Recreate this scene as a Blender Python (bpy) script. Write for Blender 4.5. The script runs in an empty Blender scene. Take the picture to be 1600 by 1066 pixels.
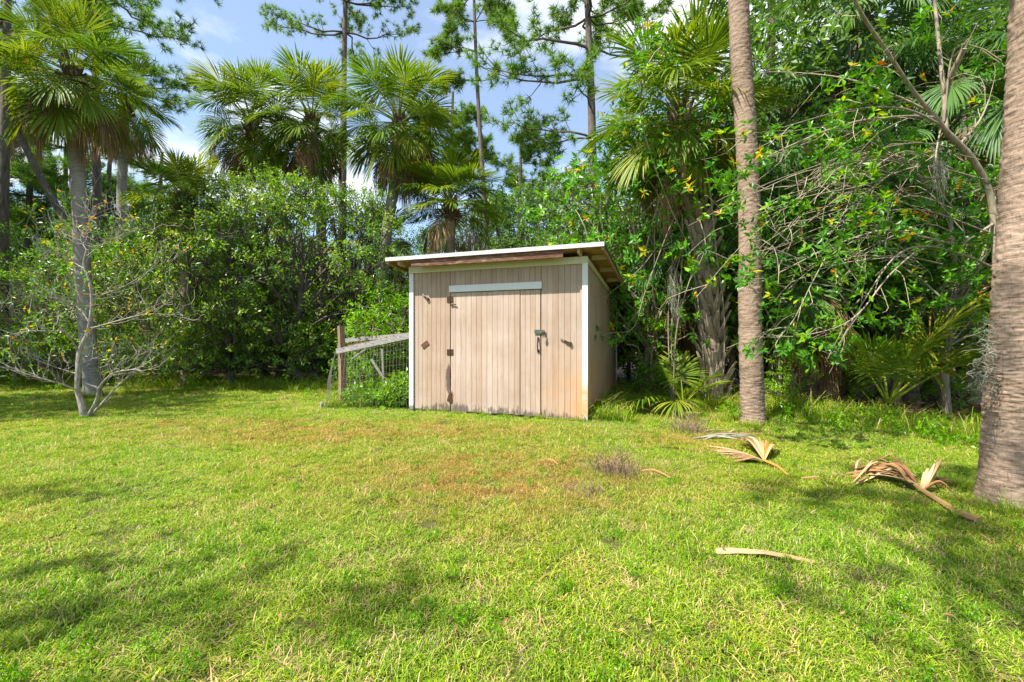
import bpy, math, random
import numpy as np
from mathutils import Vector, noise as mnoise

R = math.radians
FPX, CX, CY, CAMH = 717.0, 800.0, 533.0, 1.3

# ------------------------------------------------------------------ camera, sky, sun, exposure
scene = bpy.context.scene
col = scene.collection
cam_d = bpy.data.cameras.new("camera")
cam = bpy.data.objects.new("camera", cam_d)
col.objects.link(cam)
cam.location = (0, 0, CAMH)
cam.rotation_euler = (R(90), 0, 0)
cam_d.sensor_width = 36.0
cam_d.lens = FPX / 1600.0 * 36.0
cam_d.clip_start = 0.05
cam_d.clip_end = 2000
scene.camera = cam

SUN_EL = R(56.5)
SUN_AZ = math.atan2(-0.84, -0.543)          # clockwise from +Y, the side the light comes from
SKY_STRENGTH = 0.10
world = bpy.data.worlds.new("World")
scene.world = world
world.use_nodes = True
nt = world.node_tree
nt.nodes.clear()
def wn(t, **k):
    n = nt.nodes.new(t)
    for a, b in k.items():
        setattr(n, a, b)
    return n
w_out = wn('ShaderNodeOutputWorld')
w_bg = wn('ShaderNodeBackground')
w_bg.inputs['Strength'].default_value = SKY_STRENGTH
sky = wn('ShaderNodeTexSky', sky_type='NISHITA')
sky.sun_disc = False
sky.sun_elevation = SUN_EL
sky.sun_rotation = SUN_AZ
sky.air_density = 1.0
sky.dust_density = 0.8
sky.ozone_density = 1.5
w_tc = wn('ShaderNodeTexCoord')
w_sep = wn('ShaderNodeSeparateXYZ')
nt.links.new(w_tc.outputs['Generated'], w_sep.inputs[0])
w_zc = wn('ShaderNodeMath', operation='MAXIMUM'); w_zc.inputs[1].default_value = 0.0
nt.links.new(w_sep.outputs['Z'], w_zc.inputs[0])
w_za = wn('ShaderNodeMath', operation='ADD'); w_za.inputs[1].default_value = 0.12
nt.links.new(w_zc.outputs[0], w_za.inputs[0])
w_dx = wn('ShaderNodeMath', operation='DIVIDE'); w_dy = wn('ShaderNodeMath', operation='DIVIDE')
nt.links.new(w_sep.outputs['X'], w_dx.inputs[0]); nt.links.new(w_za.outputs[0], w_dx.inputs[1])
nt.links.new(w_sep.outputs['Y'], w_dy.inputs[0]); nt.links.new(w_za.outputs[0], w_dy.inputs[1])
w_cmb = wn('ShaderNodeCombineXYZ')
nt.links.new(w_dx.outputs[0], w_cmb.inputs[0]); nt.links.new(w_dy.outputs[0], w_cmb.inputs[1])
w_cmb.inputs[2].default_value = 11.9
w_noi = wn('ShaderNodeTexNoise')
w_noi.inputs['Scale'].default_value = 1.15
w_noi.inputs['Detail'].default_value = 7
w_noi.inputs['Roughness'].default_value = 0.56
w_noi.inputs['Distortion'].default_value = 0.25
nt.links.new(w_cmb.outputs[0], w_noi.inputs['Vector'])
w_rmp = wn('ShaderNodeValToRGB')
w_rmp.color_ramp.elements[0].position = 0.49
w_rmp.color_ramp.elements[0].color = (0.17, 0.17, 0.17, 1)
w_rmp.color_ramp.elements[1].position = 0.65
w_rmp.color_ramp.elements[1].color = (1, 1, 1, 1)
nt.links.new(w_noi.outputs['Fac'], w_rmp.inputs[0])
w_gain = wn('ShaderNodeMix', data_type='RGBA', blend_type='MULTIPLY')
w_gain.inputs[0].default_value = 1.0
w_gain.inputs[7].default_value = (0.86, 1.06, 1.18, 1)
nt.links.new(sky.outputs[0], w_gain.inputs[6])
w_mix = wn('ShaderNodeMix', data_type='RGBA')
nt.links.new(w_rmp.outputs[0], w_mix.inputs[0])
nt.links.new(w_gain.outputs[2], w_mix.inputs[6])
w_mix.inputs[7].default_value = (6.8, 6.95, 7.2, 1)
nt.links.new(w_mix.outputs[2], w_bg.inputs[0])
nt.links.new(w_bg.outputs[0], w_out.inputs[0])

sun_d = bpy.data.lights.new("sun", 'SUN')
sun_d.energy = 5.0
sun_d.angle = R(0.53)
sun_d.color = (1.0, 0.945, 0.86)
sun = bpy.data.objects.new("sun", sun_d)
col.objects.link(sun)
ce = math.cos(SUN_EL)
sun_travel = Vector((0.84 * ce, 0.543 * ce, -math.sin(SUN_EL)))
sun.rotation_euler = sun_travel.to_track_quat('-Z', 'Y').to_euler()
sun.location = (-12, -8, 25)

vs = scene.view_settings
vs.view_transform = 'Standard'
vs.look = 'None'
vs.exposure = 1.15
vs.gamma = 1.0
vs.use_curve_mapping = False
scene.cycles.use_denoising = True
scene.cycles.max_bounces = 4
scene.cycles.transmission_bounces = 4
scene.cycles.diffuse_bounces = 3
scene.cycles.transparent_max_bounces = 6
scene.cycles.sample_clamp_indirect = 6.0

# ------------------------------------------------------------------ helpers
def W(px, py, Z):
    """photograph pixel seen at distance Z -> point in the place"""
    return Vector(((px - CX) / FPX * Z, Z, CAMH + (CY - py) / FPX * Z))
def G(px, Z):
    return Vector(((px - CX) / FPX * Z, Z, 0.0))

def unit(a):
    return a / np.maximum(np.linalg.norm(a, axis=-1, keepdims=True), 1e-9)

class MB:
    """collects vertices and faces; build() links them as ONE mesh object"""
    def __init__(self):
        self.V = []; self.F = []; self.r = []; self.m = []; self.n = 0
    def add(self, V, F, r=0.5, m=0):
        V = np.asarray(V, float).reshape(-1, 3); F = np.asarray(F, np.int64)
        if len(F) == 0:
            return
        self.V.append(V); self.F.append(F + self.n); self.n += len(V)
        k = len(F)
        self.r.append(np.broadcast_to(np.asarray(r, float), (k,)).copy())
        self.m.append(np.broadcast_to(np.asarray(m, np.int64), (k,)).copy())
    def box(self, c, s, rot=None, r=0.5, m=0, taper=None):
        x, y, z = [a / 2 for a in s]
        V = np.array([(-x,-y,-z),(x,-y,-z),(x,y,-z),(-x,y,-z),(-x,-y,z),(x,-y,z),(x,y,z),(-x,y,z)], float)
        if rot is not None:
            V = V @ np.array(rot).T
        V += np.array(c)
        self.add(V, [(0,3,2,1),(4,5,6,7),(0,1,5,4),(1,2,6,5),(2,3,7,6),(3,0,4,7)], r, m)
    def beam(self, a, b, w, h, r=0.5, m=0, up=(0,0,1)):
        a = Vector(a); b = Vector(b); d = (b - a); L = d.length; d.normalize()
        s = d.cross(Vector(up)); s.normalize(); u = s.cross(d)
        rot = np.array([[d.x, s.x, u.x],[d.y, s.y, u.y],[d.z, s.z, u.z]])
        self.box((a + b) / 2, (L, w, h), rot, r, m)
    def tube(self, pts, rad, sides=6, r=0.5, m=0, cap=True):
        P = np.asarray([tuple(p) for p in pts], float); n = len(P)
        rad = np.broadcast_to(np.asarray(rad, float), (n,))
        T = np.zeros_like(P); T[1:-1] = P[2:] - P[:-2]; T[0] = P[1] - P[0]; T[-1] = P[-1] - P[-2]
        T = unit(T)
        ref = np.array((0, 1.0, 0)) if abs(T[0][1]) < 0.9 else np.array((1.0, 0, 0))
        N = np.zeros_like(P); v = ref - T[0] * (ref @ T[0]); N[0] = v / np.linalg.norm(v)
        for i in range(1, n):
            v = N[i-1] - T[i] * (N[i-1] @ T[i]); N[i] = v / max(np.linalg.norm(v), 1e-9)
        B = np.cross(T, N)
        a = np.arange(sides) / sides * 2 * math.pi
        ring = N[:, None] * np.cos(a)[None, :, None] + B[:, None] * np.sin(a)[None, :, None]
        V = (P[:, None] + ring * rad[:, None, None]).reshape(-1, 3)
        i = np.arange(n - 1)[:, None] * sides; j = np.arange(sides)[None]; k = (np.arange(sides) + 1)[None] % sides
        F = np.stack([i + j, i + k, i + sides + k, i + sides + j], -1).reshape(-1, 4)
        self.add(V, F, r, m)
        if cap:
            b0 = self.n - len(V)
            for o, rev in ((0, True), ((n - 1) * sides, False)):
                f = [b0 + o + q for q in range(sides)]
                if rev: f = f[::-1]
                c = V[o:o + sides].mean(0)
                tri = [(q, (q + 1) % sides, sides) for q in range(sides)]
                if rev: tri = [(y, x, z) for x, y, z in tri]
                self.add(np.vstack([V[o:o + sides], c]), tri, r, m)
    def mesh(self, name, mats, smooth=False):
        me = bpy.data.meshes.new(name)
        V = np.concatenate(self.V)
        me.vertices.add(len(V)); me.vertices.foreach_set('co', V.ravel())
        li = np.concatenate([f.ravel() for f in self.F])
        tot = np.concatenate([np.full(len(f), f.shape[1]) for f in self.F])
        st = np.concatenate([[0], np.cumsum(tot)[:-1]])
        me.loops.add(len(li)); me.loops.foreach_set('vertex_index', li.astype(np.int32))
        me.polygons.add(len(tot))
        me.polygons.foreach_set('loop_start', st.astype(np.int32))
        me.polygons.foreach_set('loop_total', tot.astype(np.int32))
        me.polygons.foreach_set('material_index', np.concatenate(self.m).astype(np.int32))
        me.polygons.foreach_set('use_smooth', np.full(len(tot), smooth))
        for mt in (mats if isinstance(mats, (list, tuple)) else [mats]):
            me.materials.append(mt)
        at = me.attributes.new('rnd', 'FLOAT', 'FACE')
        at.data.foreach_set('value', np.concatenate(self.r).astype(np.float32))
        me.update(calc_edges=True)
        return me
    def build(self, name, mats, parent=None, smooth=False, loc=None):
        return put(name, self.mesh(name, mats, smooth), parent, loc)

def put(name, mesh, parent=None, loc=None, rot=None, scale=None):
    o = bpy.data.objects.new(name, mesh)
    col.objects.link(o)
    if parent is not None: o.parent = parent
    if loc is not None: o.location = loc
    if rot is not None: o.rotation_euler = rot
    if scale is not None: o.scale = (scale,) * 3 if np.isscalar(scale) else scale
    return o
def tag(o, label=None, cat=None, group=None, kind=None):
    if label: o['label'] = label
    if cat: o['category'] = cat
    if group: o['group'] = group
    if kind: o['kind'] = kind
    return o
def thing(name, label, cat, loc=(0, 0, 0), rz=0, group=None, scale=None):
    o = put(name, None, None, loc, (0, 0, rz), scale)
    o.empty_display_size = 0.2
    return tag(o, label, cat, group)

# ------------------------------------------------------------------ materials
class NT:
    def __init__(self, name):
        self.m = bpy.data.materials.new(name); self.m.use_nodes = True
        self.t = self.m.node_tree; self.t.nodes.clear()
        self.out = self.n('ShaderNodeOutputMaterial')
    def n(self, t, ins=None, **k):
        x = self.t.nodes.new(t)
        for a, b in k.items(): setattr(x, a, b)
        for a, b in (ins or {}).items(): self.set(x, a, b)
        return x
    def set(self, x, a, b):
        s = x.inputs[a]
        if isinstance(b, bpy.types.NodeSocket): self.t.links.new(b, s)
        else: s.default_value = b
    def math(self, op, a, b=0.0, c=None, clamp=False):
        x = self.n('ShaderNodeMath', operation=op, use_clamp=clamp)
        self.set(x, 0, a); self.set(x, 1, b)
        if c is not None: self.set(x, 2, c)
        return x.outputs[0]
    def noise(self, vec, scale, detail=4, rough=0.55, dist=0.0):
        return self.n('ShaderNodeTexNoise', {'Vector': vec, 'Scale': scale, 'Detail': detail, 'Roughness': rough, 'Distortion': dist}).outputs['Fac']
    def ramp(self, fac, els, interp='LINEAR'):
        x = self.n('ShaderNodeValToRGB'); r = x.color_ramp; r.interpolation = interp
        while len(r.elements) < len(els): r.elements.new(0.5)
        for e, (p, c) in zip(r.elements, els):
            e.position = p; e.color = (*c, 1) if not np.isscalar(c) else (c, c, c, 1)
        self.set(x, 0, fac); return x.outputs[0]
    def mix(self, f, a, b, blend='MIX'):
        x = self.n('ShaderNodeMix', data_type='RGBA', blend_type=blend)
        self.set(x, 0, f)
        self.set(x, 6, (*a, 1) if isinstance(a, tuple) else a); self.set(x, 7, (*b, 1) if isinstance(b, tuple) else b)
        return x.outputs[2]
    def pos(self): return self.n('ShaderNodeNewGeometry').outputs['Position']
    def obj(self): return self.n('ShaderNodeTexCoord').outputs['Object']
    def rnd(self): return self.n('ShaderNodeAttribute', attribute_name='rnd').outputs['Fac']
    def orand(self): return self.n('ShaderNodeObjectInfo').outputs['Random']
    def map(self, vec, scale): return self.n('ShaderNodeMapping', {'Vector': vec, 'Scale': scale}).outputs[0]
    def bump(self, h, strength=0.3, dist=0.01):
        return self.n('ShaderNodeBump', {'Height': h, 'Strength': strength, 'Distance': dist}).outputs[0]
    def principled(self, color, rough=0.7, spec=0.3, normal=None, metal=0.0):
        x = self.n('ShaderNodeBsdfPrincipled', {'Base Color': (*color, 1) if isinstance(color, tuple) else color, 'Roughness': rough, 'Metallic': metal})
        x.inputs['Specular IOR Level'].default_value = spec
        if normal is not None: self.set(x, 'Normal', normal)
        return x.outputs[0]
    def done(self, sh):
        self.t.links.new(sh, self.out.inputs[0]); return self.m

def leaf_mat(name, els, trans=0.42, tcol=(1.35, 1.35, 0.5), rough=0.38, spec=0.5, patch=0.25):
    t = NT(name)
    c = t.ramp(t.rnd(), els)
    nz = t.noise(t.pos(), 0.9, 2)
    hs = t.n('ShaderNodeHueSaturation', {'Color': c, 'Hue': t.math('MULTIPLY_ADD', t.orand(), 0.02, 0.49),
             'Saturation': 1.16, 'Value': t.math('MULTIPLY_ADD', nz, patch * 2, 1.0 - patch)}).outputs[0]
    a = t.principled(hs, rough, spec)
    tc = t.mix(1.0, hs, tcol, 'MULTIPLY')
    b = t.n('ShaderNodeBsdfTranslucent', {'Color': tc}).outputs[0]
    return t.done(t.n('ShaderNodeMixShader', {0: trans, 1: a, 2: b}).outputs[0])

def bark_mat(name, c1, c2, c3, scale=(6, 6, 1.2), bump=0.6, dist=0.02):
    t = NT(name); p = t.map(t.obj(), scale)
    n1 = t.noise(p, 3.0, 6, 0.65); n2 = t.noise(t.obj(), 2.2, 3)
    c = t.ramp(n1, [(0.3, c1), (0.52, c2), (0.75, c3)])
    c = t.mix(t.math('MULTIPLY', n2, 0.5), c, c1)
    return t.done(t.principled(c, 0.9, 0.15, t.bump(n1, bump, dist)))

def palm_bark(name, c1, c2, c3, ring=70.0, bump=0.7):
    t = NT(name); o = t.obj()
    p = t.map(o, (1.9, 1.9, 17))
    n1 = t.noise(p, 3.5, 6, 0.68, 0.5)
    n2 = t.noise(o, 1.7, 4)
    n3 = t.noise(t.map(o, (11, 11, 4)), 6.0, 5, 0.75)
    c = t.ramp(n1, [(0.36, c1), (0.45, c2), (0.62, c3)])
    c = t.mix(t.ramp(n2, [(0.42, 0.0), (0.72, 0.65)]), c, tuple(x * 1.25 for x in c3))
    c = t.mix(t.ramp(n3, [(0.53, 0.0), (0.68, 0.75)]), c, c1)
    h = t.math('ADD', n1, t.math('MULTIPLY', n3, 0.5))
    return t.done(t.principled(c, 0.92, 0.12, t.bump(h, bump, 0.012)))

def plain(name, c1, c2, scale=8, rough=0.8, spec=0.2, bump=0.2, metal=0.0, stretch=(1, 1, 1)):
    t = NT(name)
    n = t.noise(t.map(t.obj(), stretch), scale, 5, 0.6)
    return t.done(t.principled(t.ramp(n, [(0.3, c1), (0.7, c2)]), rough, spec, t.bump(n, bump, 0.01), metal))

M = {}
M['frond'] = leaf_mat('palm_leaf', [(0, (0.046, 0.098, 0.023)), (0.45, (0.130, 0.205, 0.040)), (0.8, (0.255, 0.305, 0.06)), (0.93, (0.416, 0.390, 0.078)), (1, (0.468, 0.286, 0.091))], 0.38, (1.3, 1.3, 0.45), 0.5, 0.3, 0.12)
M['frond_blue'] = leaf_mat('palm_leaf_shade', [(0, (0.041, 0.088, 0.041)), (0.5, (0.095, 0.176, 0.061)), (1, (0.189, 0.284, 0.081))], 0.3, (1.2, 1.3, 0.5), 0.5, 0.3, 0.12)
M['dead'] = leaf_mat('dead_palm_leaf', [(0, (0.10, 0.06, 0.035)), (0.5, (0.27, 0.18, 0.105)), (1, (0.46, 0.35, 0.23))], 0.15, (1.1, 1.0, 0.8), 0.7, 0.15, 0.2)
M['fallen'] = leaf_mat('dry_tan_leaf', [(0, (0.20, 0.11, 0.055)), (0.5, (0.42, 0.27, 0.15)), (1, (0.62, 0.47, 0.31))], 0.15, (1.1, 1.0, 0.8), 0.65, 0.2, 0.1)
M['fallen_orange'] = leaf_mat('dry_orange_leaf', [(0, (0.24, 0.11, 0.04)), (0.5, (0.50, 0.28, 0.12)), (1, (0.66, 0.46, 0.26))], 0.15, (1.1, 1.0, 0.8), 0.65, 0.2, 0.1)
M['leaf_dark'] = leaf_mat('dark_shrub_leaf', [(0, (0.055, 0.115, 0.03)), (0.45, (0.155, 0.265, 0.05)), (0.85, (0.31, 0.41, 0.085)), (1, (0.46, 0.46, 0.15))], 0.44)
M['leaf_mid'] = leaf_mat('shrub_leaf', [(0, (0.056, 0.119, 0.025)), (0.5, (0.140, 0.266, 0.042)), (0.85, (0.266, 0.392, 0.063)), (1, (0.462, 0.420, 0.098))], 0.44)
M['leaf_bright'] = leaf_mat('bright_bush_leaf', [(0, (0.075, 0.163, 0.022)), (0.5, (0.175, 0.338, 0.037)), (1, (0.338, 0.475, 0.062))], 0.44)
M['leaf_pepper'] = leaf_mat('glossy_leaf', [(0, (0.049, 0.126, 0.028)), (0.45, (0.119, 0.280, 0.049)), (0.8, (0.238, 0.434, 0.063)), (0.93, (0.504, 0.504, 0.070)), (0.97, (0.700, 0.280, 0.056)), (1, (0.588, 0.140, 0.042))], 0.42, (1.3, 1.35, 0.5), 0.4, 0.5)
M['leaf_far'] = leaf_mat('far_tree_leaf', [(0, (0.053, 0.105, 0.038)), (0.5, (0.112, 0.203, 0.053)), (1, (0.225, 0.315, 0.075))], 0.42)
M['needle'] = leaf_mat('pine_needle', [(0, (0.06, 0.13, 0.04)), (0.5, (0.14, 0.26, 0.06)), (0.85, (0.26, 0.38, 0.08)), (1, (0.42, 0.34, 0.12))], 0.4, (1.2, 1.2, 0.5), 0.5, 0.3)
M['moss'] = leaf_mat('grey_moss', [(0, (0.16, 0.16, 0.12)), (1, (0.36, 0.36, 0.28))], 0.2, (1, 1, 0.9), 0.9, 0.1)
M['straw'] = leaf_mat('dry_brush', [(0, (0.16, 0.10, 0.08)), (1, (0.38, 0.28, 0.22))], 0.15, (1, 1, 0.9), 0.9, 0.1)
M['palm_trunk'] = palm_bark('palm_trunk_bark', (0.065, 0.044, 0.030), (0.215, 0.150, 0.104), (0.345, 0.252, 0.188))
M['palm_trunk_grey'] = palm_bark('grey_palm_bark', (0.09, 0.078, 0.065), (0.23, 0.20, 0.17), (0.36, 0.325, 0.28))
M['boot'] = bark_mat('palm_boot', (0.13, 0.09, 0.06), (0.40, 0.315, 0.24), (0.60, 0.50, 0.40), (8, 8, 2), 0.5, 0.01)
M['fibre'] = bark_mat('palm_fibre', (0.05, 0.032, 0.022), (0.13, 0.085, 0.055), (0.24, 0.17, 0.11), (12, 12, 2), 0.8, 0.02)
M['pine_bark'] = bark_mat('pine_bark', (0.06, 0.05, 0.045), (0.17, 0.135, 0.115), (0.27, 0.22, 0.19))
M['bark_dark'] = bark_mat('dark_bark', (0.05, 0.042, 0.034), (0.14, 0.115, 0.09), (0.24, 0.20, 0.16))
M['bark_pale'] = bark_mat('pale_bark', (0.16, 0.14, 0.11), (0.38, 0.34, 0.29), (0.56, 0.52, 0.45), (10, 10, 4), 0.5, 0.008)
M['bark_tan'] = bark_mat('tan_bark', (0.16, 0.13, 0.085), (0.34, 0.285, 0.20), (0.48, 0.42, 0.31), (8, 8, 3), 0.4, 0.008)

# ------------------------------------------------------------------ ground
# forest floor: where the lawn gives way to litter under the trees
def forest_edge_py(px):
    """where (photo row) lawn stops"""
    return np.interp(px, [-400, 0, 250, 520, 640, 960, 1010, 1110, 1200, 1300, 1420, 1540, 1700, 2300],
                         [578, 592, 598, 604, 608, 612, 622, 634, 642, 650, 668, 690, 720, 800])
def is_lawn(x, y):
    y = np.maximum(y, 0.3)
    px = x / y * FPX + CX
    ze = CAMH * FPX / np.maximum(forest_edge_py(px) - CY, 6)
    return y < ze

t = NT('lawn_ground')
p = t.pos()
n1 = t.noise(p, 0.7, 4); n2 = t.noise(p, 22, 5, 0.7); n3 = t.noise(p, 3.0, 4)
sepp = t.n('ShaderNodeSeparateXYZ', {0: p})
c = t.ramp(n2, [(0.3, (0.045, 0.05, 0.016)), (0.6, (0.10, 0.10, 0.03)), (0.8, (0.16, 0.13, 0.06))])
lit = t.ramp(n2, [(0.3, (0.05, 0.034, 0.022)), (0.55, (0.13, 0.085, 0.055)), (0.8, (0.23, 0.15, 0.095))])
GROUND_LIT = lit
vat = t.n('ShaderNodeAttribute', attribute_name='litter').outputs['Fac']
fac = t.math('ADD', vat, t.math('MULTIPLY', t.math('SUBTRACT', n3, 0.5), 0.7), clamp=True)
c = t.mix(t.ramp(fac, [(0.4, 0.0), (0.6, 1.0)]), c, lit)
M['ground'] = t.done(t.principled(c, 0.95, 0.1, t.bump(n2, 0.8, 0.02)))

def build_ground():
    xs = np.concatenate([[-600, -200, -90], np.arange(-45, 45.1, 0.75), [90, 200, 600]])
    ys = np.concatenate([[-200, -60, -20], np.arange(-9, 60.1, 0.75), [120, 250, 700]])
    X, Y = np.meshgrid(xs, ys)
    Z = np.zeros_like(X)
    V = np.stack([X, Y, Z], -1).reshape(-1, 3)
    nx, ny = len(xs), len(ys)
    i = np.arange(ny - 1)[:, None] * nx; j = np.arange(nx - 1)[None]
    F = np.stack([i + j, i + j + 1, i + nx + j + 1, i + nx + j], -1).reshape(-1, 4)
    mb = MB(); mb.add(V, F)
    me = mb.mesh('ground', M['ground'])
    a = me.attributes.new('litter', 'FLOAT', 'POINT')
    v = np.where(is_lawn(V[:, 0], V[:, 1]), 0.0, 1.0).astype(np.float32)
    a.data.foreach_set('value', v)
    o = put('ground', me); tag(o, kind='structure')
build_ground()

# ------------------------------------------------------------------ shed
SHED_L = Vector((-1.89, 8.47, 0)); SHED_RZ = R(-20)
EX = Vector((math.cos(SHED_RZ), math.sin(SHED_RZ), 0)); EY = Vector((-math.sin(SHED_RZ), math.cos(SHED_RZ), 0))
SW, SD, SH = 3.30, 3.58, 2.66
SLOPE = 0.098

def paint_mat(name, base, trim=False):
    t = NT(name); p = t.pos()
    rel = t.n('ShaderNodeVectorMath', {0: p, 1: tuple(-SHED_L)}, operation='ADD').outputs[0]
    s = t.n('ShaderNodeVectorMath', {0: rel, 1: tuple(EX)}, operation='DOT_PRODUCT').outputs['Value']
    d = t.n('ShaderNodeVectorMath', {0: rel, 1: tuple(EY)}, operation='DOT_PRODUCT').outputs['Value']
    z = t.n('ShaderNodeSeparateXYZ', {0: p}).outputs[2]
    lc = t.n('ShaderNodeCombineXYZ', {0: s, 1: d, 2: z}).outputs[0]
    big = t.noise(lc, 1.6, 5, 0.6)
    streak = t.noise(t.map(lc, (26, 26, 1.6)), 1.0, 5, 0.65)
    fine = t.noise(t.map(lc, (60, 60, 7)), 1.0, 4, 0.7)
    dirt = t.noise(lc, 9, 5, 0.7)
    b = base
    c = t.mix(t.ramp(big, [(0.35, 0.0), (0.7, 0.75 if not trim else 0.15)]), b, tuple(x * f for x, f in zip(b, (0.76, 0.70, 0.65))))
    c = t.mix(t.ramp(streak, [(0.45, 0.0), (0.8, 0.8 if not trim else 0.2)]), c, tuple(x * f for x, f in zip(b, (0.64, 0.56, 0.48))))
    c = t.mix(t.ramp(fine, [(0.5, 0.0), (0.9, 0.3)]), c, tuple(min(1, x * 1.2) for x in b))
    if not trim:
        ov = t.orand()
        c = t.n('ShaderNodeHueSaturation', {'Color': c, 'Value': t.math('MULTIPLY_ADD', ov, 0.09, 0.95), 'Saturation': t.math('MULTIPLY_ADD', ov, -0.2, 1.1)}).outputs[0]
    # iron-water stain low on the right-hand end
    if not trim:
        a = t.n('ShaderNodeMapRange', {0: s, 1: 2.35, 2: 3.15}).outputs[0]
        h = t.n('ShaderNodeMapRange', {0: z, 1: 1.35, 2: 0.35}).outputs[0]
        k = t.math('MULTIPLY', t.math('MULTIPLY', a, h), t.ramp(t.noise(lc, 2.6, 5, 0.6), [(0.3, 0.25), (0.62, 1.0)]))
        c = t.mix(t.math('MULTIPLY', k, 0.62), c, (0.60, 0.285, 0.075))
        # side wall: fades along the depth
    else:
        h = t.n('ShaderNodeMapRange', {0: z, 1: 0.70, 2: 0.48}).outputs[0]
        a = t.math('GREATER_THAN', s, 2.5)
        a2 = t.n('ShaderNodeMapRange', {0: s, 1: 3.17, 2: 3.225}).outputs[0]
        a3 = t.n('ShaderNodeMapRange', {0: z, 1: 0.02, 2: 0.14}).outputs[0]
        k = t.math('MULTIPLY', t.math('MULTIPLY', a, h), t.math('MULTIPLY', a2, t.math('MULTIPLY', a3, t.ramp(dirt, [(0.3, 0.55), (0.6, 1.0)]))))
        c = t.mix(t.math('MULTIPLY', k, 0.85), c, (0.62, 0.25, 0.045))
    # mildew and bare wood along the bottom edge
    low = t.n('ShaderNodeMapRange', {0: z, 1: 0.42, 2: 0.0}).outputs[0]
    vs_ = t.noise(t.map(lc, (34, 34, 5)), 1.0, 5, 0.7)
    k = t.ramp(t.math('MULTIPLY', t.math('MULTIPLY', t.math('POWER', low, 1.2), t.math('MULTIPLY', vs_, 1.9)), t.ramp(big, [(0.35, 0.55), (0.6, 1.1)])), [(0.50, 0.0), (0.66, 1.0)])
    c = t.mix(t.math('MULTIPLY', k, 0.85), c, (0.10, 0.08, 0.065))
    # black flaking beside the hinge seam and round the lowest hinge
    ds = t.math('ABSOLUTE', t.math('SUBTRACT', s, 0.80)); dz = t.math('ABSOLUTE', t.math('SUBTRACT', z, 0.62))
    k = t.math('MULTIPLY', t.n('ShaderNodeMapRange', {0: ds, 1: 0.10, 2: 0.0}).outputs[0], t.n('ShaderNodeMapRange', {0: dz, 1: 0.42, 2: 0.1}).outputs[0])
    k = t.ramp(t.math('MULTIPLY', k, t.math('MULTIPLY', t.noise(lc, 30, 4, 0.7), 2.0)), [(0.42, 0.0), (0.55, 0.9)])
    c = t.mix(k, c, (0.09, 0.06, 0.05))
    ds = t.math('ABSOLUTE', t.math('SUBTRACT', s, 0.86)); dz = t.math('ABSOLUTE', t.math('SUBTRACT', z, 0.30))
    k = t.math('MULTIPLY', t.n('ShaderNodeMapRange', {0: ds, 1: 0.08, 2: 0.0}).outputs[0], t.n('ShaderNodeMapRange', {0: dz, 1: 0.2, 2: 0.02}).outputs[0])
    k = t.ramp(t.math('MULTIPLY', k, t.math('MULTIPLY', dirt, 2.0)), [(0.3, 0.0), (0.6, 0.9)])
    c = t.mix(k, c, (0.22, 0.08, 0.035))
    if trim:
        fl = t.math('MULTIPLY', t.ramp(t.noise(lc, 24, 4, 0.75), [(0.60, 0.0), (0.64, 1.0)]), t.n('ShaderNodeMapRange', {0: z, 1: 0.9, 2: 0.2}).outputs[0])
        fl = t.math('MULTIPLY', fl, t.math('LESS_THAN', s, 0.4))
        c = t.mix(fl, c, (0.12, 0.10, 0.08))
    h = t.math('ADD', t.math('MULTIPLY', fine, 0.6), streak)
    return t.done(t.principled(c, 0.75, 0.22, t.bump(h, 0.25, 0.004)))

M['siding'] = paint_mat('peach_siding_paint', (0.432, 0.328, 0.252))
M['door_paint'] = paint_mat('pale_door_paint', (0.460, 0.355, 0.280))
M['groove'] = paint_mat('siding_groove_paint', (0.405, 0.307, 0.235))
M['trim'] = paint_mat('white_trim_paint', (0.66, 0.67, 0.66), True)
M['cream'] = paint_mat('cream_trim_paint', (0.58, 0.56, 0.40), True)
M['dark'] = plain('dark_gap', (0.02, 0.016, 0.012), (0.05, 0.04, 0.03), 10)
M['drip'] = plain('white_metal_edge', (0.42, 0.41, 0.38), (0.66, 0.66, 0.64), 6, 0.4, 0.4, 0.03)
M['soffit'] = plain('bare_plywood', (0.24, 0.145, 0.075), (0.42, 0.275, 0.145), 5, 0.85, 0.15, 0.15, 0, (1, 8, 1))
M['rafter'] = plain('rafter_timber', (0.40, 0.30, 0.18), (0.58, 0.46, 0.31), 6, 0.85, 0.15, 0.2, 0, (1, 10, 10))
t = NT('peeling_brown_paint')
n = t.noise(t.map(t.obj(), (3, 10, 16)), 2.0, 6, 0.7)
M['peel'] = t.done(t.principled(t.ramp(n, [(0.36, (0.10, 0.045, 0.03)), (0.55, (0.17, 0.085, 0.055)), (0.66, (0.34, 0.27, 0.21)), (0.72, (0.52, 0.48, 0.42))]), 0.85, 0.15, t.bump(n, 0.5, 0.01)))
M['roofing'] = plain('grey_roll_roofing', (0.30, 0.29, 0.28), (0.42, 0.41, 0.39), 30, 0.9, 0.1, 0.3)
M['iron'] = plain('rusty_iron', (0.035, 0.022, 0.016), (0.13, 0.065, 0.035), 40, 0.75, 0.3, 0.4, 0.4)
M['rustplate'] = plain('rust_brown_plate', (0.085, 0.04, 0.025), (0.17, 0.085, 0.05), 30, 0.8, 0.2, 0.3)
M['greensteel'] = plain('dull_green_steel', (0.05, 0.065, 0.055), (0.13, 0.15, 0.12), 30, 0.55, 0.4, 0.2, 0.3)
M['brownrod'] = plain('weathered_rod', (0.10, 0.075, 0.055), (0.42, 0.36, 0.29), 26, 0.8, 0.2, 0.4)

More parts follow.
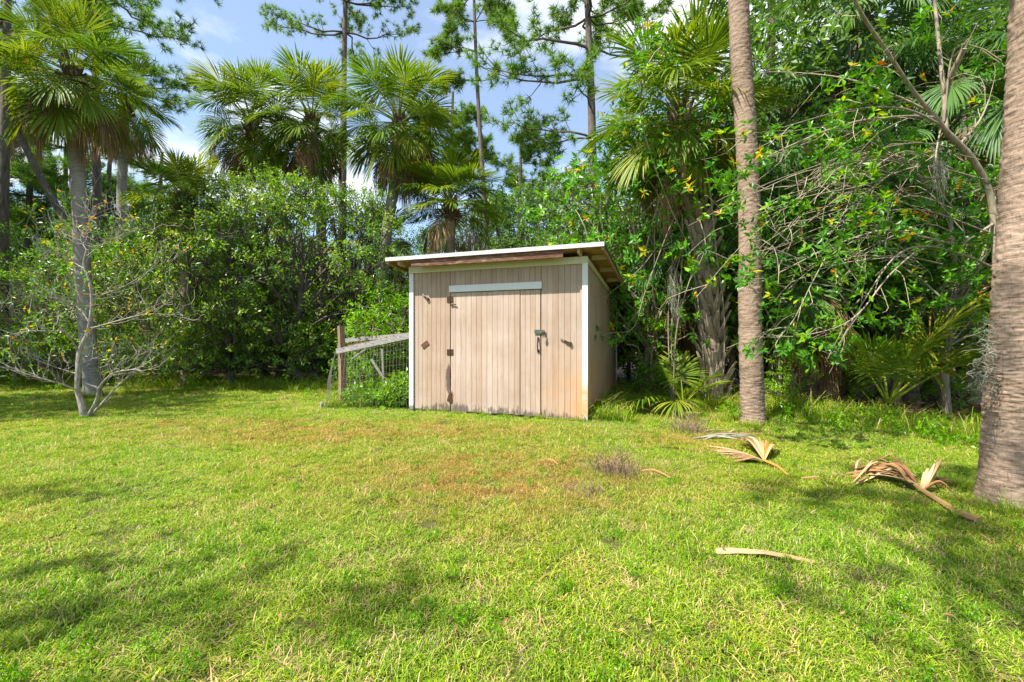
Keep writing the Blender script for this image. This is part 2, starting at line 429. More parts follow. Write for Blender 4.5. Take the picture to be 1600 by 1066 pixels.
def build_shed():
    S = thing('shed', 'weathered peach plywood shed with white corner trim and a sloping roof', 'shed', SHED_L, SHED_RZ)
    rng = np.random.default_rng(4)
    def bx(name, mat, c, s, parent=S, bev=0.0):
        mb = MB(); mb.box((0, 0, 0), s)
        o = mb.build(name, mat, parent, loc=c)
        if bev:
            b = o.modifiers.new('bevel', 'BEVEL'); b.width = bev; b.segments = 1
        return o
    DX0, DX1, DTOP = 0.833, 2.52, 2.165
    # ---- front wall: dark backing with a door opening, boards proud of it
    mb = MB()
    y0, y1 = 0.03, 0.06
    for (a, b, z0, z1) in ((0.02, DX0, 0, SH - 0.02), (DX1, SW - 0.02, 0, SH - 0.02), (DX0, DX1, DTOP, SH - 0.02)):
        mb.box(((a + b) / 2, (y0 + y1) / 2, (z0 + z1) / 2), (b - a, y1 - y0, z1 - z0))
    fw = mb.build('front_wall', M['groove'], S)
    def boards(parent, name, x0, x1, z0, z1, yf, th, pitch=0.098, offs=(0, 0), jag=0.03, axis='x', slope=0.0, mat=None):
        n = max(1, round((x1 - x0) / pitch)); w = (x1 - x0) / n
        cache = {}
        for i in range(n):
            g = 0.0022
            a = x0 + i * w + g / 2; b = x0 + (i + 1) * w - g / 2
            zb = z0 + (rng.uniform(0, jag) if jag else 0)
            za, zc = z1 - slope * a, z1 - slope * b
            if slope or jag:
                me = None
            else:
                me = cache.get('m')
            if me is None:
                m_ = MB(); hw = (b - a) / 2; ch = 0.003
                zt = (za + zc) / 2 - zb
                tl, tr = za - zb, zc - zb
                # board with chamfered long edges
                if axis == 'x':
                    prof = [(-hw, th), (-hw, ch), (-hw + ch, 0), (hw - ch, 0), (hw, ch), (hw, th)]
                    V = [(x, y, 0) for x, y in prof] + [(x, y, tl + (tr - tl) * (x + hw) / (2 * hw)) for x, y in prof]
                else:
                    prof = [(-hw, th), (-hw, ch), (-hw + ch, 0), (hw - ch, 0), (hw, ch), (hw, th)]
                    V = [(-y, x, 0) for x, y in prof] + [(-y, x, tl + (tr - tl) * (x + hw) / (2 * hw)) for x, y in prof]
                F = [(k, k + 1, k + 7, k + 6) for k in range(5)] + [(5, 0, 6, 11)]
                m_.add(V, F); m_.add(V, [(0, 5, 4, 3), (0, 3, 2, 1)]); m_.add(V, [(6, 7, 8, 9), (6, 9, 10, 11)])
                me = m_.mesh(name, mat or M['siding']); cache['m'] = me
            cpos = ((a + b) / 2, yf + rng.uniform(-0.0012, 0.0012), zb) if axis == 'x' else (yf + rng.uniform(-0.0012, 0.0012), (a + b) / 2, zb)
            put(name, me, parent, cpos)
    boards(fw, 'siding_board', 0.085, DX0 - 0.006, 0.035, SH - 0.03, 0.012, 0.018)
    boards(fw, 'siding_board', DX1 + 0.006, SW - 0.085, 0.0, SH - 0.03, 0.012, 0.018)
    boards(fw, 'siding_board', DX0, DX1, DTOP + 0.012, SH - 0.03, 0.012, 0.018, jag=0)
    # ---- side walls
    for xw, nm in ((SW, 'side_wall'), (0.0, 'side_wall')):
        mb = MB(); e = -0.03 if xw > 0 else 0.03
        top = lambda y: SH - 0.02 - SLOPE * y
        xa, xb = sorted((xw + e * 1.0, xw + e * 2.0))
        V = [(xa, .062, 0), (xb, .062, 0), (xb, SD, 0), (xa, SD, 0), (xa, .062, top(0.06)), (xb, .062, top(0.06)), (xb, SD, top(SD)), (xa, SD, top(SD))]
        mb.add(V, [(0,3,2,1),(4,5,6,7),(0,1,5,4),(1,2,6,5),(2,3,7,6),(3,0,4,7)])
        sw = mb.build(nm, M['groove'], S)
        if xw > 0:
            boards(sw, 'siding_board', 0.022, SD - 0.01, 0.0, SH - 0.03, SW - 0.012, 0.018, axis='y', slope=SLOPE, jag=0.02)
        else:
            boards(sw, 'siding_board', 0.022, SD - 0.01, 0.0, SH - 0.03, 0.030, 0.018, axis='y', slope=SLOPE, jag=0.02)
    mb = MB(); mb.box((SW / 2, SD + 0.02, 1.12), (SW - 0.02, 0.03, 2.24)); mb.build('back_wall', M['siding'], S)
    # ---- trim
    bx('corner_trim', M['trim'], (SW - 0.040, -0.008, 1.275), (0.092, 0.024, 2.54), bev=0.003)
    bx('corner_trim', M['trim'], (0.045, -0.008, 1.29), (0.090, 0.024, 2.50), bev=0.003)
    bx('corner_trim', M['trim'], (SW - 0.003, SD + 0.012, 1.14), (0.03, 0.05, 2.24), bev=0.003)
    bx('top_trim', M['cream'], (SW / 2, -0.010, SH - 0.060), (SW + 0.012, 0.028, 0.115), bev=0.003)
    mb = MB(); mb.beam((SW + 0.006, 0.012, SH - 0.075), (SW + 0.006, SD, SH - 0.075 - SLOPE * SD), 0.018, 0.085)
    mb.build('side_trim', M['cream'], S)
    # ---- door
    D = bx('door', M['groove'], ((DX0 + DX1) / 2, 0.040, DTOP / 2 + 0.02), (DX1 - DX0 - 0.030, 0.02, DTOP - 0.05))
    dl = D.location
    H_ = put('door_boards_root', None) if False else None
    class _P: pass
    def dboards(x0, x1, yo):
        n = max(1, round((x1 - x0) / 0.098)); w = (x1 - x0) / n
        for i in range(n):
            g = 0.0022; a = x0 + i * w + g / 2; b = x0 + (i + 1) * w - g / 2
            zb = 0.03 + rng.uniform(0, 0.035)
            m_ = MB(); hw = (b - a) / 2; ch = 0.003; th = 0.018; zt = DTOP - 0.008 - zb
            prof = [(-hw, th), (-hw, ch), (-hw + ch, 0), (hw - ch, 0), (hw, ch), (hw, th)]
            V = [(x, y, 0) for x, y in prof] + [(x, y, zt) for x, y in prof]
            m_.add(V, [(k, k + 1, k + 7, k + 6) for k in range(5)] + [(5, 0, 6, 11)])
            m_.add(V, [(0, 5, 4, 3), (0, 3, 2, 1)]); m_.add(V, [(6, 7, 8, 9), (6, 9, 10, 11)])
            put('door_board', m_.mesh('door_board', M['door_paint']), D, Vector(((a + b) / 2, yo + rng.uniform(-0.001, 0.001), zb)) - dl)
    dboards(DX0 + 0.012, 2.148, 0.010)
    dboards(2.158, DX1 - 0.012, 0.014)
    # white ledge over the door
    bx('door_header', M['trim'], ((DX0 + DX1) / 2 + 0.005, -0.006, DTOP + 0.062), (DX1 - DX0 + 0.03, 0.030, 0.118), bev=0.003)
    # hinges: two leaves and a barrel
    def hinge(z):
        m_ = MB()
        m_.box((-0.035, 0, 0), (0.055, 0.006, 0.105)); m_.box((0.035, 0, 0), (0.055, 0.006, 0.105))
        m_.tube([(0, -0.004, -0.055), (0, -0.004, 0.055)], 0.009, 8)
        for sx in (-0.045, -0.025, 0.025, 0.045):
            for sz in (-0.03, 0.03): m_.tube([(sx, -0.001, sz), (sx, -0.007, sz)], 0.005, 6)
        m_.build('hinge', M['iron'], D, loc=Vector((DX0, 0.004, z)) - dl)
    hinge(2.04); hinge(1.10)
    m_ = MB(); m_.box((0, 0, 0), (0.06, 0.008, 0.16), np.array([[.95, 0, .3], [0, 1, 0], [-.3, 0, .95]])); m_.box((0.03, -0.002, -0.06), (0.05, 0.008, 0.09))
    m_.build('hinge', M['iron'], D, loc=Vector((DX0 - 0.01, 0.004, 0.30)) - dl)
    m_ = MB(); m_.beam((0, 0, 0), (0.11, -0.012, -0.01), 0.012, 0.018); m_.beam((0.004, 0, -0.035), (0.03, -0.006, -0.01), 0.01, 0.014)
    m_.build('hook', M['iron'], D, loc=Vector((DX0 + 0.02, -0.006, 1.955)) - dl)
    # pull handle: two feet and an arched grip
    m_ = MB()
    pts = [(0, -0.004, 0.09), (0, -0.03, 0.075), (0, -0.042, 0.03), (0, -0.042, -0.03), (0, -0.03, -0.075), (0, -0.004, -0.09)]
    m_.tube(pts, [0.010, 0.009, 0.011, 0.011, 0.009, 0.010], 8)
    m_.box((0, -0.003, 0.10), (0.034, 0.006, 0.055)); m_.box((0, -0.003, -0.10), (0.034, 0.006, 0.055))
    m_.build('handle', M['iron'], D, smooth=False, loc=Vector((DX1 - 0.048, 0.006, 1.235)) - dl)
    # hasp over the seam
    m_ = MB(); m_.box((0, 0, 0), (0.15, 0.010, 0.062)); m_.box((0.085, -0.012, -0.004), (0.05, 0.018, 0.05))
    m_.tube([(0.07, -0.004, 0), (0.07, -0.035, 0.0), (0.095, -0.035, 0), (0.095, -0.004, 0)], 0.006, 6)
    m_.build('hasp', M['greensteel'], D, loc=Vector((DX1 - 0.035, -0.002, 1.455)) - dl)
    # turn buttons nailed to the wall
    def rod(x, z, ang, L):
        m_ = MB(); c_, s_ = math.cos(ang), math.sin(ang)
        rot = np.array([[c_, 0, s_], [0, 1, 0], [-s_, 0, c_]])
        m_.box((0, -0.012, 0), (L, 0.024, 0.034), rot); m_.box((0.02 * c_, -0.027, -0.02 * s_), (L * 0.42, 0.02, 0.022), rot, m=1)
        m_.tube([(0, 0, 0), (0, -0.045, 0)], 0.007, 6, m=1)
        e = np.array([L * 0.45 * c_, -0.02, -L * 0.45 * s_]); m_.box(e, (0.03, 0.034, 0.05), rot, m=1)
        m_.build('turn_button', [M['brownrod'], M['iron']], S, loc=(x, 0.010, z))
    rod(0.335, 2.105, R(42), 0.15); rod(2.94, 1.300, R(27), 0.19)
    m_ = MB(); c_, s_ = math.cos(R(-35)), math.sin(R(-35))
    m_.box((0, -0.005, 0), (0.155, 0.012, 0.085), np.array([[c_, 0, s_], [0, 1, 0], [-s_, 0, c_]]))
    m_.build('turn_button', M['rustplate'], S, loc=(0.325, 0.008, 1.235))
    # ---- roof: sloping slab, white drip edge, peeling fascia, plywood soffit, rafters
    OF, OR_, BACK = 0.30, 0.30, 5.05
    zt = lambda y: 2.80 - SLOPE * (y + OF)
    def slab(x0, x1, ya, yb, za0, th, mat, name, parent):
        m_ = MB()
        V = [(x0, ya, zt(ya) - za0 - th), (x1, ya, zt(ya) - za0 - th), (x1, yb, zt(yb) - za0 - th), (x0, yb, zt(yb) - za0 - th),
             (x0, ya, zt(ya) - za0), (x1, ya, zt(ya) - za0), (x1, yb, zt(yb) - za0), (x0, yb, zt(yb) - za0)]
        m_.add(V, [(0,3,2,1),(4,5,6,7),(0,1,5,4),(1,2,6,5),(2,3,7,6),(3,0,4,7)])
        return m_.build(name, mat, parent)
    roof = slab(-OR_, SW + OR_, -OF, BACK, 0.0, 0.012, M['roofing'], 'roof', S)
    slab(-OR_ + 0.01, SW + OR_ - 0.01, -OF + 0.01, BACK - 0.02, 0.014, 0.018, M['soffit'], 'deck', roof)
    m_ = MB(); m_.box((SW / 2, -OF - 0.006, 2.772), (SW + 2 * OR_ + 0.02, 0.010, 0.066)); m_.build('drip_edge', M['drip'], roof)
    m_ = MB(); m_.beam((SW + OR_ + 0.006, -OF, 2.778), (SW + OR_ + 0.006, BACK, 2.778 - SLOPE * (BACK + OF)), 0.010, 0.035); m_.build('drip_edge', M['greensteel'], roof)
    m_ = MB(); m_.beam((-OR_ - 0.006, -OF, 2.778), (-OR_ - 0.006, BACK, 2.778 - SLOPE * (BACK + OF)), 0.010, 0.035); m_.build('drip_edge', M['greensteel'], roof)
    m_ = MB(); m_.box((1.58, -0.255, 2.684), (2.76, 0.036, 0.132)); m_.build('fascia_board', M['peel'], roof)
    m_ = MB(); m_.beam((SW + OR_ - 0.02, -OF + 0.02, 2.728), (SW + OR_ - 0.02, BACK, 2.728 - SLOPE * (BACK + OF - 0.02)), 0.036, 0.075); m_.build('barge_board', M['soffit'], roof)
    m_ = MB(); m_.beam((-OR_ + 0.02, -OF + 0.02, 2.728), (-OR_ + 0.02, BACK, 2.728 - SLOPE * (BACK + OF - 0.02)), 0.036, 0.075); m_.build('barge_board', M['soffit'], roof)
    for xr in (-0.08, 0.30, 0.91, 1.52, 2.13, 2.74, 3.2):
        m_ = MB(); ya = -0.235
        m_.beam((xr, ya, zt(ya) - 0.076), (xr, -0.028, zt(-0.028) - 0.076), 0.038, 0.088); m_.build('rafter', M['rafter'], roof)
    for k in range(5):        # outlookers under the side overhang
        yy = 0.25 + k * 0.82
        m_ = MB(); m_.box((SW + 0.145, yy, zt(yy) - 0.072), (0.245, 0.038, 0.075)); m_.build('rafter', M['rafter'], roof)
    # open lean-to behind the back wall
    for xx in (0.1, SW + 0.16):
        m_ = MB(); m_.box((0, 0, 1.08), (0.09, 0.09, 2.16)); m_.build('lean_to_post', M['bark_dark'], S, loc=(xx, BACK - 0.25, 0))
    m_ = MB(); m_.box((SW / 2, BACK - 0.25, 0.95), (SW + 0.2, 0.035, 0.09)); m_.build('lean_to_rail', M['bark_dark'], S)
    # padlock hangs on the hasp: a thing of its own
    P = thing('padlock', 'small weathered padlock hanging from the hasp on the shed door', 'padlock', SHED_L + EX * (DX1 + 0.06) + EY * -0.045 + Vector((0, 0, 1.345)), SHED_RZ + 0.3)
    m_ = MB(); m_.box((0, 0, 0.022), (0.045, 0.022, 0.044)); m_.build('lock_body', M['brownrod'], P)
    m_ = MB(); a = np.linspace(0, math.pi, 8)
    m_.tube([(0.016, 0, 0.04)] + [(0.016 * math.cos(q), 0, 0.085 + 0.016 * math.sin(q)) for q in a] + [(-0.016, 0, 0.04)], 0.005, 6); m_.build('shackle', M['iron'], P)
build_shed()

# ------------------------------------------------------------------ wire pen beside the shed
M['grey_wood'] = plain('weathered_grey_wood', (0.13, 0.115, 0.10), (0.46, 0.43, 0.40), 5, 0.9, 0.1, 0.5, 0, (2, 14, 14))
M['red_wood'] = plain('weathered_brown_wood', (0.13, 0.075, 0.05), (0.36, 0.25, 0.17), 5, 0.9, 0.1, 0.5, 0, (14, 14, 2))
M['wire'] = plain('rusted_wire', (0.13, 0.10, 0.08), (0.30, 0.27, 0.23), 20, 0.5, 0.5, 0.0, 0.5)
M['concrete'] = plain('grey_concrete', (0.20, 0.195, 0.185), (0.40, 0.39, 0.37), 14, 0.95, 0.1, 0.4)
M['rusty_tin'] = plain('rusty_sheet', (0.10, 0.05, 0.03), (0.28, 0.15, 0.085), 7, 0.8, 0.2, 0.3)
def build_pen():
    base = G(535, 9.05)
    P = thing('wire_pen', 'old animal pen of sagging wire mesh on grey boards against the shed', 'pen', base)
    o = Vector(base)
    # post: a little twisted square timber
    m_ = MB()
    pts = [(0, 0, -0.05), (0.004, 0, 0.5), (-0.006, 0, 1.05), (-0.03, 0, 1.60)]
    m_.tube(pts, [0.088, 0.08, 0.077, 0.07], 4); m_.build('post', M['red_wood'], P)
    def bm(name, mat, a, b, w, h):
        q = MB(); q.beam(Vector(a) - o, Vector(b) - o, w, h); return q.build(name, mat, P)
    bm('rail', M['grey_wood'], W(526, 549, 8.96), W(640, 525, 8.58), 0.04, 0.10)
    far0, far1 = W(530, 533, 10.9), W(640, 523, 10.4)
    bm('rail', M['grey_wood'], far0, far1, 0.04, 0.09)
    bm('rail', M['grey_wood'], W(529, 546, 9.05), W(534, 534, 10.8), 0.04, 0.08)
    bm('post', M['grey_wood'], (far0.x, far0.y, -0.05), (far0.x, far0.y, far0.z + 0.25), 0.07, 0.07)
    bm('brace', M['grey_wood'], W(580, 561, 9.5), W(600, 592, 9.5), 0.03, 0.05)
    bm('stake', M['grey_wood'], Vector(W(597, 545, 9.6)), (W(601, 600, 9.6).x, 9.6, 0.0), 0.04, 0.04)
    bm('lath', M['grey_wood'], W(549, 561, 9.1), W(572, 545, 9.1), 0.015, 0.03)
    # tin roof over the pen: shallow corrugated strip seen edge-on above the rail
    m_ = MB(); n = 24
    A = Vector(W(540, 541, 9.7)) - o; B = Vector(W(612, 530, 9.5)) - o
    V = []
    for i in range(n + 1):
        q = A.lerp(B, i / n); z = 0.02 * math.sin(i * math.pi / 1.5)
        for dy, dz in ((0, 0), (0.9, 0.06)):
            V += [(q.x, q.y + dy, q.z + dz + z), (q.x, q.y + dy, q.z + dz + z - 0.006)]
    F = []
    for i in range(n):
        a = i * 4; b = a + 4
        F += [(a, b, b + 2, a + 2), (a + 1, a + 3, b + 3, b + 1), (a, a + 1, b + 1, b), (a + 2, b + 2, b + 3, a + 3)]
    m_.add(V, F); m_.build('tin_sheet', M['rusty_tin'], P)
    # mesh draped from the rail, bellying outward, curling round the post end
    m_ = MB()
    r0 = Vector(W(527, 551, 8.95)) - o; r1 = Vector(W(637, 528, 8.57)) - o
    def sheet(u, v):          # u along the rail, v from the top down
        q = r0.lerp(r1, u)
        top = q.z - 0.02
        bel = 0.17 * math.sin(min(1, v * 1.25) * math.pi * 0.52) * (1 - 0.6 * u)
        curl = max(0.0, 0.14 - u) / 0.14
        return Vector((q.x - bel * 0.95 * curl, q.y - 0.04 - bel * (1 - 0.55 * curl), top * (1 - v) + 0.03))
    for i in range(23):
        m_.tube([sheet(i / 22, v) for v in np.linspace(0, 1, 10)], 0.0020, 3, cap=False)
    for v in np.linspace(0.05, 1, 10):
        m_.tube([sheet(u, v) for u in np.linspace(0, 1, 14)], 0.0020, 3, cap=False)
    # the return along the end of the pen
    r2 = Vector(W(530, 534, 10.9)) - o
    def end(u, v):
        q = r0.lerp(r2, u); bel = 0.17 * math.sin(min(1, v * 1.25) * math.pi * 0.52)
        return Vector((q.x - 0.02 - bel, q.y - 0.04 * (1 - u), (q.z - 0.02) * (1 - v) + 0.03))
    for i in range(1, 14):
        m_.tube([end(i / 13, v) for v in np.linspace(0, 1, 10)], 0.0020, 3, cap=False)
    for v in np.linspace(0.05, 1, 10):
        m_.tube([end(u, v) for u in np.linspace(0, 1, 8)], 0.0020, 3, cap=False)
    m_.build('wire_mesh', M['wire'], P)
    def block(label, px, Z, s, rz):
        b = MB(); X, Y, H = s
        b.box((0, -Y / 2 + .015, H / 2), (X, .03, H)); b.box((0, Y / 2 - .015, H / 2), (X, .03, H))
        for xx in (-X / 2 + .015, 0, X / 2 - .015): b.box((xx, 0, H / 2 + .001), (.03, Y - .06, H - .002))
        q = b.build('concrete_block', M['concrete'], loc=G(px, Z)); q.rotation_euler.z = rz
        tag(q, label, 'concrete block')
    block('grey hollow concrete block lying at the foot of the pen post', 518, 9.0, (0.40, 0.19, 0.10), 0.5)
    block('grey hollow concrete block half hidden in weeds inside the wire pen', 553, 9.35, (0.30, 0.19, 0.19), -0.2)
build_pen()

# ------------------------------------------------------------------ palm fronds and palms
def frond_mesh(name, elev, rng, dead=False, mat=None, pet=1.05, blade=0.92, nseg=64, droop=0.9, spread=118, bend=0.75, base_rnd=0.45, fold=0.25, twist=0.0):
    mb = MB()
    # petiole and costa in the XZ plane, gravity included
    ds = 0.08; Lp = pet; Lc = 0.42 * blade; n = int((Lp + Lc) / ds) + 1
    th = elev; p = np.array((0.06 * math.cos(elev), 0, 0.06 * math.sin(elev))); pts = [p.copy()]; ths = [th]
    for i in range(n):
        s = i / n
        th -= bend * ds * (0.25 + 1.3 * s) * max(0.15, math.cos(th) + 0.15) * (1.6 if i * ds > Lp else 1)
        p = p + ds * np.array((math.cos(th), 0, math.sin(th))); pts.append(p.copy()); ths.append(th)
    pts = np.array(pts); ths = np.array(ths); sarc = np.arange(len(pts)) * ds
    k = np.searchsorted(sarc, Lp + Lc * 0.8)
    mb.tube(pts[:k + 1], np.linspace(0.024, 0.007, k + 1), 5, r=0.8 if not dead else 0.6)
    u = np.linspace(-1, 1, nseg) + rng.uniform(-0.01, 0.01, nseg)
    T_ = np.array([0, 0.18, 0.55, 0.72, 0.87, 1.0])
    dphi = R(spread) * 2 / nseg
    for ui in u:
        sa = Lp + Lc * (1 - abs(ui) ** 1.1) * 0.95
        ia = min(len(pts) - 1, sa / ds); i0 = int(ia); i1 = min(i0 + 1, len(pts) - 1); f = ia - i0
        a = pts[i0] * (1 - f) + pts[i1] * f; tt = ths[i0] * (1 - f) + ths[i1] * f
        T = np.array((math.cos(tt), 0, math.sin(tt))); Nn = np.array((-math.sin(tt), 0, math.cos(tt))); B = np.array((0, 1.0, 0))
        phi = ui * R(spread) + rng.normal(0, 0.03 if not dead else 0.18)
        d = math.cos(phi) * T + math.sin(phi) * B + Nn * (fold * abs(math.sin(phi)) + rng.normal(0, 0.04 if not dead else 0.15))
        d /= np.linalg.norm(d)
        L = blade * (1.0 - 0.30 * abs(ui) ** 1.5) * rng.uniform(0.92, 1.06)
        g = droop * rng.uniform(0.6, 1.5)
        c = a.copy(); Vs = []; wm = L * dphi * 0.55 * 1.30
        Nr = Nn + rng.normal(0, twist + 0.02, 3)
        for q in range(len(T_)):
            tq = T_[q]
            if q:
                dt = T_[q] - T_[q - 1]
                d = d + np.array((0, 0, -g)) * dt * (tq ** 1.3) * 1.6; d /= np.linalg.norm(d)
                c = c + d * L * dt
            side = np.cross(Nr, d); side /= max(np.linalg.norm(side), 1e-6); up = np.cross(d, side)
            w = min(tq * L * dphi * 1.30, wm) if tq <= 0.55 else wm * (1 - ((tq - 0.55) / 0.45) ** 1.9)
            w = max(w * 0.5, 0.0012)
            if dead: w *= 0.75
            Vs += [c - side * w + up * w * 0.45, c, c + side * w + up * w * 0.45]
        nq = len(T_); F = []; rr = []
        rs = base_rnd + rng.normal(0, 0.13)
        for q in range(nq - 1):
            b = q * 3
            F += [(b, b + 1, b + 4, b + 3), (b + 1, b + 2, b + 5, b + 4)]
            tip = 0.22 if (q == nq - 2 and rng.random() < 0.5) else 0.0
            rr += [rs + tip] * 2
        mb.add(Vs, F, np.clip(rr, 0, 0.99))
    return mb.mesh(name, mat or (M['dead'] if dead else M['frond']))

FR = {}
def make_fronds():
    rng = np.random.default_rng(11)
    for e in (82, 62, 42, 22, 0, -25, -48):
        FR[e] = [frond_mesh('frond', R(e + rng.uniform(-5, 5)), rng, pet=rng.uniform(0.62, 0.92), droop=rng.uniform(0.25, 0.7) + (0.3 if e < 30 else 0),
                            bend=rng.uniform(0.25, 0.55), base_rnd=br) for br in (0.35, 0.5, 0.66)]
    FR['dead'] = [frond_mesh('dead_frond', R(e), rng, dead=True, pet=0.85, spread=sp, droop=3.5, bend=0.9, base_rnd=b, fold=0.1, twist=0.35) for e, sp, b in
                  ((-8, 85, 0.5), (-35, 60, 0.4), (-60, 50, 0.6), (-20, 65, 0.3), (-45, 80, 0.75))]
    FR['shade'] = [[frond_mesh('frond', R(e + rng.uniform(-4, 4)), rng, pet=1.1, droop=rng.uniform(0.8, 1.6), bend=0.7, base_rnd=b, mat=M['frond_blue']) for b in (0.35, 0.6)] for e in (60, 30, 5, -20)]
make_fronds()

def sweep(pts, n):
    """smooth resample of a polyline (Catmull-Rom)"""
    P = [Vector(p) for p in pts]; P = [P[0] * 2 - P[1]] + P + [P[-1] * 2 - P[-2]]
    out = []; m = len(P) - 3
    for i in range(n):
        q = i / (n - 1) * m; k = min(int(q), m - 1); t = q - k
        a, b, c, d = P[k:k + 4]
        out.append(0.5 * ((2 * b) + (c - a) * t + (2 * a - 5 * b + 4 * c - d) * t * t + (3 * b - a - 3 * c + d) * t ** 3))
    return out

def ringed_trunk(pts, r0, r1, mat, step=0.05, sides=18, amp=0.01, flare=0.06, seed=0, ringgap=0.085):
    L = sum((Vector(pts[i + 1]) - Vector(pts[i])).length for i in range(len(pts) - 1))
    n = max(8, int(L / step)); P = sweep(pts, n)
    a = np.arange(sides) / sides * 2 * math.pi
    V = []
    for i, q in enumerate(P):
        s = i / (n - 1); h = s * L
        r = r0 + (r1 - r0) * s + flare * math.exp(-h / 0.22)
        for aa in a:
            nz = mnoise.noise((math.cos(aa) * 1.3 + seed, math.sin(aa) * 1.3, h * 4.5))
            nf = mnoise.noise((math.cos(aa) * 5 + seed, math.sin(aa) * 5, h * 26))
            ph = (h + 0.07 * mnoise.noise((math.cos(aa) * 1.6 + seed, math.sin(aa) * 1.6, h * 2.6))) / ringgap
            saw = ph - math.floor(ph)
            rr = r * (1 + 0.05 * nz) + amp * (saw - 0.5) * (0.5 + 0.5 * nz) + amp * 1.0 * nf
            V.append((q.x + rr * math.cos(aa), q.y + rr * math.sin(aa), q.z))
    i = np.arange(n - 1)[:, None] * sides; j = np.arange(sides)[None]; k = (np.arange(sides) + 1)[None] % sides
    F = np.stack([i + j, i + k, i + sides + k, i + sides + j], -1).reshape(-1, 4)
    mb = MB(); mb.add(V, F)
    return mb, P

def boot_mesh():
    """one split leaf base: a tapering strap that forks at its foot and stands off the trunk"""
    m_ = MB()
    V = [(-0.075, 0, -0.10), (-0.02, 0, -0.02), (0.02, 0, -0.02), (0.075, 0, -0.10), (-0.045, 0.055, 0.12), (0.045, 0.055, 0.12), (-0.026, 0.11, 0.27), (0.026, 0.11, 0.27),
         (0, 0.028, -0.0), (0, 0.082, 0.12), (0, 0.13, 0.27)]
    V = [(x, -y, z) for x, y, z in V]
    F3 = [(0, 1, 4), (1, 8, 4), (8, 9, 4), (2, 3, 5), (8, 2, 5), (9, 8, 5), (4, 9, 6), (9, 10, 6), (9, 5, 7), (10, 9, 7)]
    m_.add(V, F3, 0.5); m_.add(V, [(4, 6, 7, 5), (6, 10, 7, 6)][:1], 0.2)
    return m_.mesh('boot', M['boot'])
BOOT = boot_mesh()

def palm(label, pts, r0, r1, ng, nd, size, seed, group=None, boots=False, trunk_mat='palm_trunk', step=0.07, sides=14, shade=False, elmin=-52, name='palm_tree', amp=0.010, dead_size=1.0, elmax=76, skirt=0.0):
    """pts: trunk centreline from the ground to the crown, in the place"""
    rng = np.random.default_rng(seed)
    base = Vector(pts[0]); base.z = 0
    T = thing(name, label, 'palm tree', base, 0, group)
    loc = [Vector(p) - base for p in pts]; loc[0].z = -0.05
    mb, P = ringed_trunk(loc, r0, r1, None, step, sides, amp, 0.05 * r0 / 0.2, seed)
    tr = mb.build('trunk', M[trunk_mat], T, smooth=True)
    C = loc[-1]
    if boots:
        L = P[-1].z; h = 0.12; row = 0
        while h < L - 0.15:
            s = h / L; q = P[min(len(P) - 1, int(s * (len(P) - 1)))]; r = (r0 + (r1 - r0) * s) * 0.98
            for k in range(6):
                az = k * math.pi / 3 + row * math.pi / 6 + rng.uniform(-0.12, 0.12)
                if rng.random() < 0.08: continue
                put('boot', BOOT, tr, (q.x + r * math.cos(az), q.y + r * math.sin(az), h + rng.uniform(-0.03, 0.03)),
                    (rng.uniform(-0.12, 0.12), rng.uniform(-0.1, 0.1), az + math.pi / 2), (rng.uniform(1.2, 1.6), rng.uniform(1.1, 1.8), rng.uniform(1.05, 1.3)))
            h += 0.16; row += 1
    # crown base: leaf bases and fibre
    m_ = MB(); nb = 26
    for k in range(nb):
        az = k * 2.39996; hh = -0.55 + 0.6 * k / nb; rr = r1 * 0.8
        a = Vector((rr * math.cos(az), rr * math.sin(az), hh)); e = R(40 + 35 * k / nb)
        b = a + Vector((math.cos(az) * math.cos(e), math.sin(az) * math.cos(e), math.sin(e))) * rng.uniform(0.22, 0.42)
        m_.tube([a, a.lerp(b, 0.5), b], [0.05, 0.04, 0.028], 5)
    m_.tube([(0, 0, -0.6), (0, 0, -0.2), (0, 0, 0.15)], [r1 * 1.02, r1 * 1.15, r1 * 0.5], 10)
    m_.build('leaf_bases', M['fibre'], T, loc=C)
    for k in range(ng):
        fr = (k + 0.5) / ng
        el = elmax - (elmax - elmin) * fr ** 0.85 + rng.uniform(-7, 7)
        if shade:
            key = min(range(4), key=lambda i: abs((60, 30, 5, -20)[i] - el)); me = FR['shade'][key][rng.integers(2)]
        else:
            key = min((82, 62, 42, 22, 0, -25, -48), key=lambda e: abs(e - el)); me = FR[key][rng.integers(3)]
        put('frond', me, T, C + Vector((0, 0, 0.1 - 0.35 * fr)), (0, rng.uniform(-0.05, 0.05), k * 2.39996 + rng.uniform(-0.25, 0.25)), size * rng.uniform(0.85, 1.12))
    for k in range(nd):
        me = FR['dead'][rng.integers(5)]
        put('dead_frond', me, T, C + Vector((0, 0, -0.3 - rng.uniform(0, 0.15) - skirt * k / max(nd, 1))), (0, rng.uniform(-0.1, 0.1), k * 2.39996 + rng.uniform(-0.4, 0.4)), size * dead_size * rng.uniform(0.75, 1.1))
    return T

def tp(px_pts, Z, top_z=None):
    return [W(x, y, Z) for x, y in px_pts]

def gpts(xy0, Z, rest):
    return [G(xy0, Z)] + [W(x, y, Z) for x, y in rest]

